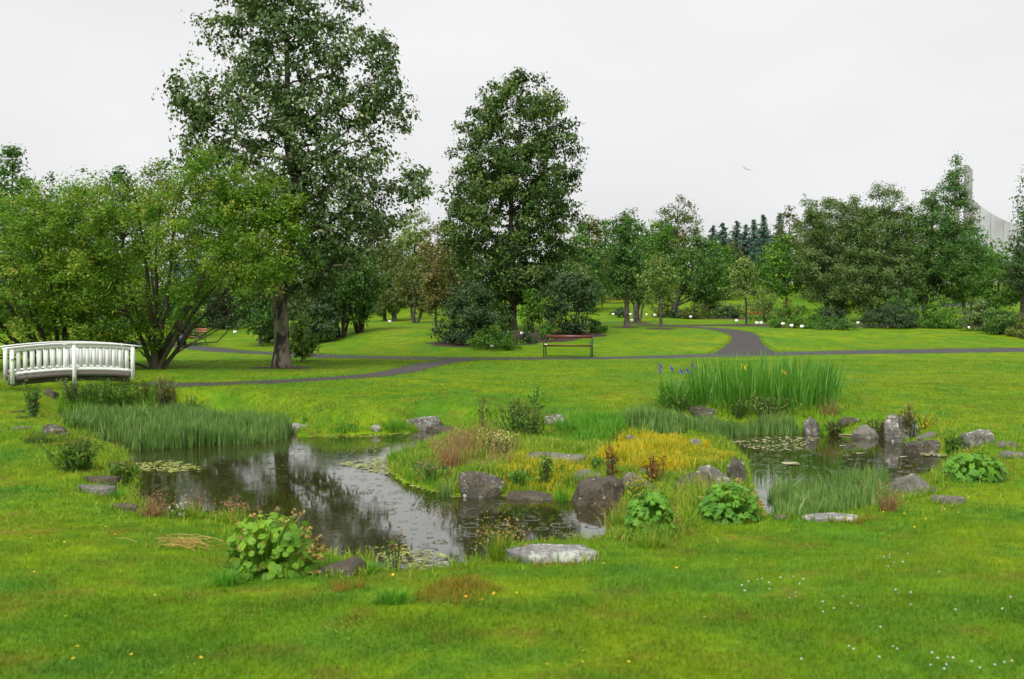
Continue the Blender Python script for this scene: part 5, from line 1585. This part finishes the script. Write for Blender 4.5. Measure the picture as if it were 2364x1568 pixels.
iris('tall dense clump of sword-leaved iris with two yellow blooms', [(1585, 950), (1680, 958), (1800, 958), (1925, 952), (1940, 930), (1900, 915), (1750, 912), (1610, 918)], 210, 0.98, 31,
     [(1809, 861), (1810, 888), (1716, 848)], M['yellow'], 0.12, 0.10)
iris('low fan-shaped iris clump with purple-blue flowers', [(1520, 945), (1570, 950), (1605, 940), (1595, 920), (1540, 922)], 330, 0.62, 32,
     [(1524, 845), (1523, 856), (1550, 852), (1573, 859), (1587, 858), (1598, 845)], M['purple'], 0.9, 0.35)

# --- marsh marigold: large round leaves, each its own part
def round_leaf(seed, lobed=0.0):
    rg = np.random.default_rng(seed)
    K = 18 if lobed else 14
    th = np.linspace(0.18, 2 * math.pi - 0.18, K)
    V = [(0, 0, 0)]
    for ring, f in ((0, 0.55), (1, 1.0)):
        for t in th:
            r = f * (1 + 0.07 * math.cos(2 * t) + lobed * math.cos(5 * (t - math.pi)) * ring + (0.03 * rg.normal() if ring else 0))
            V.append((-r * math.cos(t), r * math.sin(t), -0.10 * f * f + 0.30 * f * abs(math.sin(t)) * 0.35 + (0.05 * rg.normal() if ring else 0)))
    F = [(0, i, i + 1) for i in range(1, K)]
    Q = [(i, i + K, i + K + 1, i + 1) for i in range(1, K)]
    return V, F, Q
LEAF_ME = {}
for mk in ('marigold', 'marigold_d'):
    for k in range(4):
        for j, vv in enumerate((0.15, 0.5, 0.85)):
            V, F, Q = round_leaf(k, 0.17 if mk == 'marigold_d' else 0.0)
            gg = Geo(); gg.add(V, F, Q, vv)
            LEAF_ME[mk, k, j] = gg.mesh('leaf', M[mk], True)

def marigold(label, x0, x1, yt, yb, n, size, mk, seed, buds=0):
    rg = np.random.default_rng(seed)
    q = G((x0 + x1) / 2, yb - 6)
    d = q[1]
    W = (x1 - x0) / FPX * d / 2; Hh = (yb - yt) / FPX * d - W * 0.12
    c = np.array([q[0], q[1] + W * 0.6, q[2]])
    root = thing('marsh_marigold', c, label, 'plant', 'large-leaved plants at the pond')
    st = Geo()
    for k in range(n):
        u = rg.normal(size=3); u[2] = abs(u[2]) * 0.9 + 0.02
        u /= (np.abs(u) ** 3).sum() ** (1 / 3)
        f = rg.uniform(0.80, 1.0) if k > n * 0.2 else rg.uniform(0.35, 0.75)
        p = u * [W * 0.92, W * 0.8, Hh * 0.92] * f
        u = u / np.linalg.norm(u)
        if k < n * 0.18:
            p[2] *= 0.4
        o = link('leaf', LEAF_ME[mk, int(rg.integers(4)), int(np.clip(rg.normal(0.6 + 1.6 * p[2] / Hh, 0.7), 0, 2))], root, p)  # lighter leaf tones higher up: highlight of the dome put into the colour
        s = size * rg.uniform(0.65, 1.2)
        o.scale = (s, s, s)
        nrm = Vector(u * [0.9, 0.9, 0.5] + rg.normal(0, 0.25, 3) + [0, -0.1, 0.45])
        o.rotation_euler = nrm.to_track_quat('Z', 'Y').to_euler()
        o.rotation_euler.rotate_axis('Z', rg.uniform(0, 6.28))
        if k % 2 == 0:
            st.tube([(p[0] * 0.15, p[1] * 0.15, -0.02), (p[0] * 0.5, p[1] * 0.5, p[2] * 0.62), p], [0.008, 0.006, 0.004], 4, False)
    st.obj('stems', M[mk], root)
    if buds:
        bd = Geo()
        for k in range(buds):
            u = rg.normal(size=3); u[2] = abs(u[2]) + 0.1; u /= np.linalg.norm(u)
            if k < buds * 0.45:
                u = np.array([0.88, -0.1, 0.4]) + rg.normal(0, 0.22, 3); u /= np.linalg.norm(u)
            p = u * [W, W * 0.85, Hh] * rg.uniform(0.98, 1.16)
            bd.tube([p * [0.6, 0.6, 0.75], p], 0.004, 3, False)
            cc = p + rg.normal(0, 0.012, (5, 3))
            bd.add(*leafquads(cc, 0.028, None, 0.5, 0.8, 0, rg))
        bd.obj('seedheads', M['budfl'], root, kind='stuff')

marigold('largest round-leaved plant at the near left shore, yellow-green with tan seedheads', 492, 728, 1182, 1342, 300, 0.031, 'marigold', 51, 42)
marigold('leafy plant right of the white slab, left of a pair', 1440, 1572, 1130, 1246, 280, 0.032, 'marigold_d', 52, 6)
marigold('leafy plant beside the reeds, right of a pair', 1612, 1770, 1112, 1214, 280, 0.033, 'marigold_d', 53, 10)
marigold('broad-leaved plant by the right shore boulders', 2192, 2345, 1042, 1120, 230, 0.044, 'marigold_d', 54, 6)

# --- herbs: upright stems with leaves
def herb(label, px, yb, yt, wpx, mat, seed, nstem=14, leaf=0.06, nleaf=12, top=None, name='wild_herb', aspect=0.35, category='plant', group=None):
    rg = np.random.default_rng(seed)
    q = G(px, yb)
    d = q[1]
    hh = (yb - yt) / FPX * d; W = wpx / FPX * d / 2
    root = thing(name, q, label, category, group)
    st, lv, tp = Geo(), Geo(), Geo()
    for k in range(nstem):
        x, y = rg.normal(0, 0.35, 2) * W
        hk = hh * rg.uniform(0.55, 1.0)
        tx, ty = x + rg.normal(0, 0.35) * W, y + rg.normal(0, 0.3) * W
        P = np.array([(x * 0.6, y * 0.6, -0.03), ((x + tx) / 2, (y + ty) / 2, hk * 0.55), (tx, ty, hk)])
        st.tube(P, [0.006, 0.005, 0.003], 4, False)
        t = rg.uniform(0.1, 1, nleaf)
        c = np.stack([np.interp(t, [0, .55, 1], P[:, i]) for i in range(3)], -1) + rg.normal(0, leaf * 0.45, (nleaf, 3))
        lv.add(*leafquads(c, leaf * rg.uniform(0.7, 1.3, nleaf), None, 0.5, aspect, 0.2, rg))
        if top:
            c = P[2] + rg.normal(0, 1, (8, 3)) * [0.02, 0.02, 0.05]
            tp.add(*leafquads(c, 0.03, None, 0, 0.5, -0.3, rg))
    st.obj('stems', M['bark_olive'], root)
    lv.obj('leaves', M[mat], root)
    if top:
        tp.obj('seedheads', M[top], root, kind='stuff')

for i, (lb, px, yb, yt, wp, mt, ns, lf, nl, tp) in enumerate([
        ('single tall broad-leaved stalk rising behind the island', 1240, 965, 870, 26, 'bright', 3, 0.16, 12, None),
        ('thin tall stalk left of the broad-leaved stalk', 1112, 985, 898, 30, 'olive', 5, 0.08, 9, None),
        ('dark bushy herb thicket at the back of the island', 1200, 1000, 925, 130, 'bright', 54, 0.075, 18, 'russet'),
        ('dark seedy thicket right of the island herbs', 1225, 1008, 950, 90, 'bright', 26, 0.07, 14, 'russet'),
        ('low dark bush with brown seedheads on the left bank', 178, 1085, 1010, 110, 'bright', 46, 0.07, 18, 'russet'),
        ('dark tuft hanging over the upper left-bank slab', 282, 1118, 1066, 60, 'bright', 28, 0.07, 14, 'russet'),
        ('tall yellowish willowherb clump right of the bridge', 378, 946, 866, 50, 'olive', 36, 0.07, 14, 'budfl'),
        ('dark brown seed stalks beside the yellowish willowherb', 404, 946, 880, 18, 'dock', 8, 0.05, 10, None),
        ('small green bush at the right end of the left reed bed', 438, 952, 912, 56, 'bright', 24, 0.07, 12, None),
        ('tall dark herb below the left end of the bridge', 78, 962, 884, 44, 'green', 22, 0.08, 14, None),
        ('dense herb below the middle post of the bridge', 170, 930, 868, 60, 'greyleaf', 26, 0.08, 14, None),
        ('herb thicket below the right half of the bridge', 232, 940, 868, 90, 'bright', 34, 0.08, 14, None),
        ('light green leafy herb in front of the bridge thicket', 246, 942, 908, 54, 'bright', 20, 0.09, 10, None),
        ('green herb below the right bridge post', 290, 935, 872, 60, 'bright', 26, 0.08, 14, None),
        ('weeds between the bridge post and the willowherb', 332, 925, 872, 60, 'olive', 26, 0.07, 12, None),
        ('dark leafy stalk on the flat island slab', 1253, 1116, 1040, 44, 'bright', 8, 0.075, 14, None),
        ('rust-red dock plant left of the sedge', 1411, 1112, 1036, 24, 'dock', 10, 0.05, 14, 'dock'),
        ('rust-brown dock plants before the sedge', 1508, 1112, 1050, 50, 'dock', 12, 0.05, 10, 'dock'),
        ('pale leafy plants below the iris blades', 1770, 960, 908, 130, 'pale', 40, 0.075, 14, None),
        ('leafy plants below the iris, left group', 1705, 960, 915, 90, 'bright', 26, 0.07, 14, None),
        ('leafy low plant under the purple irises', 1570, 950, 905, 80, 'bright', 26, 0.07, 14, None),
        ('brownish weeds leaning on the tall white-topped rock', 2098, 1012, 930, 50, 'olive', 20, 0.07, 12, 'budfl'),
        ('yellow weed right of the tall white-topped rock', 2135, 990, 955, 34, 'sedge', 12, 0.06, 10, None),
        ('dark green fern-like plant between right-shore rocks', 2206, 1045, 1003, 60, 'bright', 26, 0.08, 14, None),
        ('green weeds on the shore between two far right rocks', 2030, 1008, 965, 60, 'olive', 24, 0.06, 12, None),
        ('weeds beside the squat two-toned rock', 1925, 1002, 965, 60, 'olive', 24, 0.06, 12, None),
        ('pale umbel-flowered weeds on the left half of the island', 1140, 1052, 1000, 90, 'olive', 20, 0.05, 9, 'creamfl'),
        ('lime-green low herbs between the spotted boulder and the slab', 1200, 1120, 1080, 70, 'lush', 26, 0.05, 12, None),
        ('lime-green herbs right of the flat island slab', 1380, 1090, 1055, 60, 'lush', 22, 0.05, 12, None),
        ('mixed green weeds before the grey boulder', 1480, 1150, 1110, 80, 'meadow', 24, 0.05, 12, 'sedge'),
        ('bushy green weeds left of the spotted centre boulder', 1000, 1110, 1065, 80, 'lush', 26, 0.05, 12, 'redgrass'),
        ('reddish-tipped sprigs at the near shore', 912, 1312, 1224, 40, 'bright', 5, 0.045, 16, 'dock'),
        ('small white-flowered weed patch on the near left bank', 408, 1196, 1172, 60, 'bright', 5, 0.04, 10, 'cream'),
        ('dark clover-like patch below the spotted dome boulder', 90, 1022, 1003, 90, 'bright', 30, 0.05, 10, None)]):
    herb(lb, px, yb, yt, wp, mt, 300 + i, ns, lf, nl, tp)

# --- grass tufts
def tuft(label, px, yb, yt, wpx, mat, seed, n=120, wd=0.008, bend=0.5, name='grass_tuft', top=None):
    rg = np.random.default_rng(seed)
    q = G(px, yb)
    d = q[1]
    hh = (yb - yt) / FPX * d; W = wpx / FPX * d / 2
    root = thing(name, q, label, 'grass tuft')
    b = np.column_stack([rg.normal(0, 0.35, (n, 2)) * [W, W * 0.8], np.full(n, -0.02)])
    hm = hh * rg.uniform(0.5, 1.05, n)
    gg = Geo()
    gg.add(*blades(b, hm, wd, np.abs(rg.normal(0, bend, n)), 3, np.arctan2(b[:, 1], b[:, 0]) + rg.normal(0, 0.7, n), None, rg))
    gg.obj('blades', M[mat], root)
    if top:
        t = Geo()
        for k in range(n // 3):
            p = b[k] + np.array([rg.normal(0, 0.10), rg.normal(0, 0.08), hm[k] * rg.uniform(0.85, 1.15)])
            t.add(*leafquads(p + rg.normal(0, 1, (7, 3)) * [0.02, 0.02, 0.045], 0.022, None, 0, 0.5, -0.4, rg))
        t.obj('seedheads', M[top], root, kind='stuff')
for i, (lb, px, yb, yt, wp, mt, n, bd, tp) in enumerate([
        ('upright green tuft behind the left reed bed', 645, 975, 936, 22, 'iris', 60, 0.25, None), ('second upright tuft right of the left reed bed', 704, 976, 946, 24, 'iris', 50, 0.4, None),
        ('spiky green tuft left of the lichen-crusted far-bank rock', 905, 996, 950, 44, 'lush', 110, 0.4, None), ('tall thin grass tuft beside the white near slab', 1150, 1296, 1195, 60, 'meadow', 120, 0.35, 'budfl'),
        ('reddish grass tuft on the left side of the island', 1040, 1078, 1008, 70, 'redgrass', 130, 0.4, 'redgrass'), ('reddish feathery grass behind the island tip', 1068, 1040, 985, 60, 'redgrass', 90, 0.4, 'redgrass'),
        ('brown-tipped grass at the near left shore', 352, 1192, 1140, 70, 'redgrass', 120, 0.5, 'redgrass'), ('pink feathery grass behind the largest leafy plant', 535, 1208, 1152, 90, 'meadow', 120, 0.6, 'redgrass'),
        ('pink feathery grass overhanging the near left water', 440, 1196, 1140, 80, 'meadow', 80, 0.5, 'redgrass'), ('brown grass tuft at the right reed bed', 2052, 1180, 1120, 60, 'redgrass', 110, 0.5, 'redgrass'),
        ('pinkish grass at the shore left of the leafy pair', 1418, 1215, 1150, 60, 'meadow', 100, 0.6, 'redgrass'), ('green rush tuft in the water left of the spotted centre boulder', 1028, 1146, 1096, 44, 'mare', 70, 0.2, None),
        ('green tuft hanging between the two big boulders', 1296, 1156, 1108, 34, 'lush', 70, 0.9, None), ('yellow tuft at the right tip of the sedge', 1626, 1038, 1000, 26, 'sedge', 70, 0.4, None),
        ('pinkish grass right of the iris clump', 1915, 955, 918, 60, 'redgrass', 80, 0.5, 'redgrass'), ('long grass tuft under the largest leafy plant', 520, 1352, 1300, 80, 'lush', 160, 0.6, None),
        ('dark mossy grass tuft at the near shore', 905, 1392, 1340, 90, 'lush', 260, 0.8, None), ('bright grass tuft right of the brown near rock', 850, 1322, 1282, 60, 'lush', 200, 0.6, None),
        ('green tuft on the lower left-bank slab', 268, 1150, 1118, 60, 'lush', 140, 0.6, None), ('green tuft under the left plant of the leafy pair', 1505, 1262, 1215, 110, 'meadow', 220, 0.6, None)]):
    tuft(lb, px, yb, yt, wp, mt, 400 + i, n, 0.009, bd, top=tp)

# straw pile
rg = np.random.default_rng(61)
q = G(420, 1262)
root = thing('straw_heap', q, 'heap of dry yellow stalks lying left of the largest leafy plant', 'straw')
gg = Geo()
for k in range(55):
    a = rg.normal(-0.45, 0.75); L = rg.uniform(0.10, 0.30)
    c = rg.normal(0, 1, 2) * [0.16, 0.08]
    z = rg.uniform(0.02, 0.07)
    gg.tube([(c[0] - L / 2 * math.cos(a), c[1] - L / 2 * math.sin(a), z), (c[0], c[1], z + 0.012), (c[0] + L / 2 * math.cos(a), c[1] + L / 2 * math.sin(a), z - 0.01)], 0.0026, 4, False, rg.random())
gg.obj('stalks', M['straw'], root)

# red lilies
rg = np.random.default_rng(62)
for px, py, lb in [(1734, 722, 'clump of red lilies left of the white label'), (1752, 724, 'clump of red lilies above the white label')]:
    q = at_depth(px, py + 16, 60.0); q[2] = h1(q[0], 60.0)
    root = thing('red_lily', q, lb, 'flower')
    st, fl = Geo(), Geo()
    for k in range(6):
        p = np.array([rg.normal(0, 0.14), rg.normal(0, 0.1), rg.uniform(0.45, 0.62)])
        st.tube([(p[0] * .5, p[1] * .5, 0), p], 0.012, 4, False)
        st.add(*leafquads(p * [1, 1, .5] + rg.normal(0, .06, (8, 3)), 0.16, None, .3, .3, .1, rg))
        fl.add(*leafquads(p + rg.normal(0, .05, (5, 3)), 0.08, None, .4, .6, 0, rg))
    st.obj('stems', M['bright'], root); fl.obj('petals', M['redfl'], root)

# ------------------------------------------------------------------ lawn grass blades
rg = np.random.default_rng(71)
gg = Geo()
PB_ = [G(1311, 824)]
for y0, y1, dens, hgt, wd, segs in ((3.6, 6.5, 4600, 0.040, 0.0048, 2), (6.5, 10, 2500, 0.042, 0.0062, 1), (10, 16, 1200, 0.045, 0.010, 1), (16, 24, 480, 0.045, 0.013, 1), (24, 35, 130, 0.045, 0.020, 1)):
    hw = 0.54 * y1 + 0.8
    n = int(2 * hw * (y1 - y0) * dens)
    q = rg.uniform([-hw, y0], [hw, y1], (n, 2))
    q = q[np.abs(q[:, 0]) < 0.54 * q[:, 1] + 0.8]
    if y0 < 25:
        q = q[pond_sd(q[:, 0], q[:, 1]) > 0.02]
        q = q[rock_free(q)]
    for L, hwid in PATHS[:3]:
        if y1 > 24:
            sub = np.arange(0, len(L), 2)
            d2 = ((q[:, None, 0] - L[None, sub, 0]) ** 2 + (q[:, None, 1] - L[None, sub, 1]) ** 2)
            q = q[(np.sqrt(d2) - hwid[None, sub]).min(1) > 0.04]
    b = np.column_stack([q, H(q[:, 0], q[:, 1]) - 0.004])
    pn = noise2(q[:, 0], q[:, 1], 2.6)
    hm = hgt * (1 + 0.45 * pn) * rg.uniform(0.45, 1.3, len(q))
    gg.add(*blades(b, hm, wd * rg.uniform(0.7, 1.3, len(q)), np.abs(rg.normal(0.2, 0.75, len(q))), segs, None, None, rg))
gg.obj('grass', M['blade'], None, kind='stuff', label='short mown grass blades of the lawn')

fr = []
for L, hw_ in PATHS[:3]:
    t_ = np.gradient(L, axis=0); t_ /= np.linalg.norm(t_, axis=1)[:, None]
    nn = np.stack([-t_[:, 1], t_[:, 0]], -1)
    k = rg.integers(0, len(L), len(L) * 40)
    sgn = rg.choice([-1, 1], len(k))
    fr.append(L[k] + nn[k] * (sgn * (hw_[k] + rg.normal(0.02, 0.05, len(k))))[:, None] + t_[k] * rg.uniform(-0.15, 0.15, (len(k), 1)))
fr = np.concatenate(fr)
f_ = Geo(); f_.add(*blades(np.column_stack([fr, H(fr[:, 0], fr[:, 1])]), rg.uniform(0.03, 0.075, len(fr)), 0.014, np.abs(rg.normal(0, 0.7, len(fr))), 1, None, None, rg))
f_.obj('path_edge_grass', M['blade'], None, kind='stuff', label='ragged grass creeping over the path edges')

# broad-leaved lawn weeds (clover and moss patches)
q = rg.uniform([-6, 4], [6, 10.5], (60000, 2))
pn = noise2(q[:, 0] + 20, q[:, 1], 1.3) + 0.6 * noise2(q[:, 0] - 9, q[:, 1], 3.7)
q = q[(pn > 0.55) & (pond_sd(q[:, 0], q[:, 1]) > 0.1)]
b = np.column_stack([q, H(q[:, 0], q[:, 1]) + rg.uniform(0.015, 0.04, len(q))])
w_ = Geo(); w_.add(*leafquads(b, rg.uniform(0.007, 0.014, len(b)), None, 1.6, 0.9, 0, rg))
w_.obj('clover_leaves', M['iris'], None, kind='stuff', label='patches of clover leaves in the near lawn')

# ------------------------------------------------------------------ buttercups and clover heads
def flower_mesh(name, mat, kind):
    f = Geo()
    if kind == 'cup':
        for k in range(5):
            a = k * 2 * math.pi / 5
            t = np.array([math.cos(a), math.sin(a), 0]); s2 = np.array([-t[1], t[0], 0])
            f.add([(0, 0, 0), t * .55 - s2 * .42 + [0, 0, .22], t * 1.0 + [0, 0, .42], t * .55 + s2 * .42 + [0, 0, .22]], [(0, 1, 2), (0, 2, 3)])
        f.tube([(0, 0, 0), (0, 0, .28)], .25, 6)
    else:
        V, F = ico(2)
        f.add(V * [1, 1, .85] * (1 + 0.18 * vnoise(V, 5))[:, None], F)
    return f.mesh(name, mat)
ME_CUP, ME_CLO = flower_mesh('bloom', M['yellow'], 'cup'), flower_mesh('bloom', M['cream'], 'ball')
sg = Geo(); sg.tube([(0, 0, 0), (.004, 0, 1)], [.0022, .0016], 4, False); ME_ST = sg.mesh('stem', M['lush'])

def flower(name, px, py, me, size, hgt, label, cat, group):
    q = G(px, py + 5)
    if pond_sd(np.array([q[0]]), np.array([q[1]]))[0] < 0.02:
        return
    root = thing(name, q, label, cat, group, rg.uniform(0, 6))
    s = link('stem', ME_ST, root); s.scale = (1, 1, hgt)
    o = link('bloom', me, root, (0.004, 0, hgt)); o.scale = (size,) * 3
    o.rotation_euler = (rg.normal(0, .3), rg.normal(0, .3), 0)

CUPS = [(78, 1332), (280, 1336), (358, 1391), (384, 1383), (454, 1386), (107, 1417), (153, 1438), (181, 1513), (169, 1543), (302, 1533), (462, 1552), (125, 1262), (133, 1262), (73, 1255), (172, 1208), (214, 1220), (255, 1208), (265, 1225),
        (290, 1238), (264, 1245), (243, 1231), (326, 1237), (61, 1298), (150, 1270), (906, 1346), (1076, 1400), (1139, 1393), (1114, 1412), (1191, 1394), (979, 1448), (1405, 1302), (1393, 1311), (1344, 1313), (1264, 1556),
        (1342, 1548), (1348, 1526), (1450, 1553), (2008, 1187), (2045, 1185), (2037, 1191), (2077, 1185), (2089, 1188), (2102, 1189), (2114, 1192), (2087, 1197), (2014, 1196), (2003, 1207), (2135, 1208), (2180, 1186), (2211, 1191),
        (2223, 1213), (2111, 1226), (2153, 1229), (2236, 1157), (2307, 1129), (2226, 1117), (1625, 1440), (60, 1100), (8, 980), (1560, 1330), (1600, 1318), (1700, 1304)]
for px, py in CUPS:
    flower('buttercup', px, py, ME_CUP, rg.uniform(0.008, 0.012), rg.uniform(0.05, 0.085), 'tiny yellow buttercup blooming in the mown lawn', 'flower', 'buttercups in the lawn')
CLV = [(212, 455), (283, 447), (310, 428), (455, 420), (560, 423), (603, 470), (632, 432), (365, 463), (158, 489), (180, 538), (377, 522), (525, 590), (577, 572), (581, 540), (946, 580), (870, 665), (797, 695), (1007, 640), (1064, 652),
       (785, 627), (1217, 277), (1310, 245), (1312, 262), (1270, 258), (1420, 297), (1302, 330), (1343, 308), (1452, 230), (1362, 525), (1472, 547), (1475, 646), (1830, 687), (2195, 687), (2263, 588), (1245, 817), (998, 978), (1335, 987),
       (1371, 995), (1646, 1020), (1690, 1065), (1773, 1073), (1802, 1080), (1627, 1132), (1760, 1122), (1733, 1165), (2020, 1153), (2130, 1132), (2216, 1118), (2271, 1088), (1955, 1105), (1230, 1070), (1036, 1010), (628, 1073), (1705, 375)]
for a, b in CLV:
    flower('clover', (2400 + .4251 * a) * .694, (1750 + .4251 * b) * .694, ME_CLO, rg.uniform(0.0045, 0.0075), rg.uniform(0.03, 0.045), 'tiny white clover head in the near right lawn', 'flower', 'white clover in the lawn')
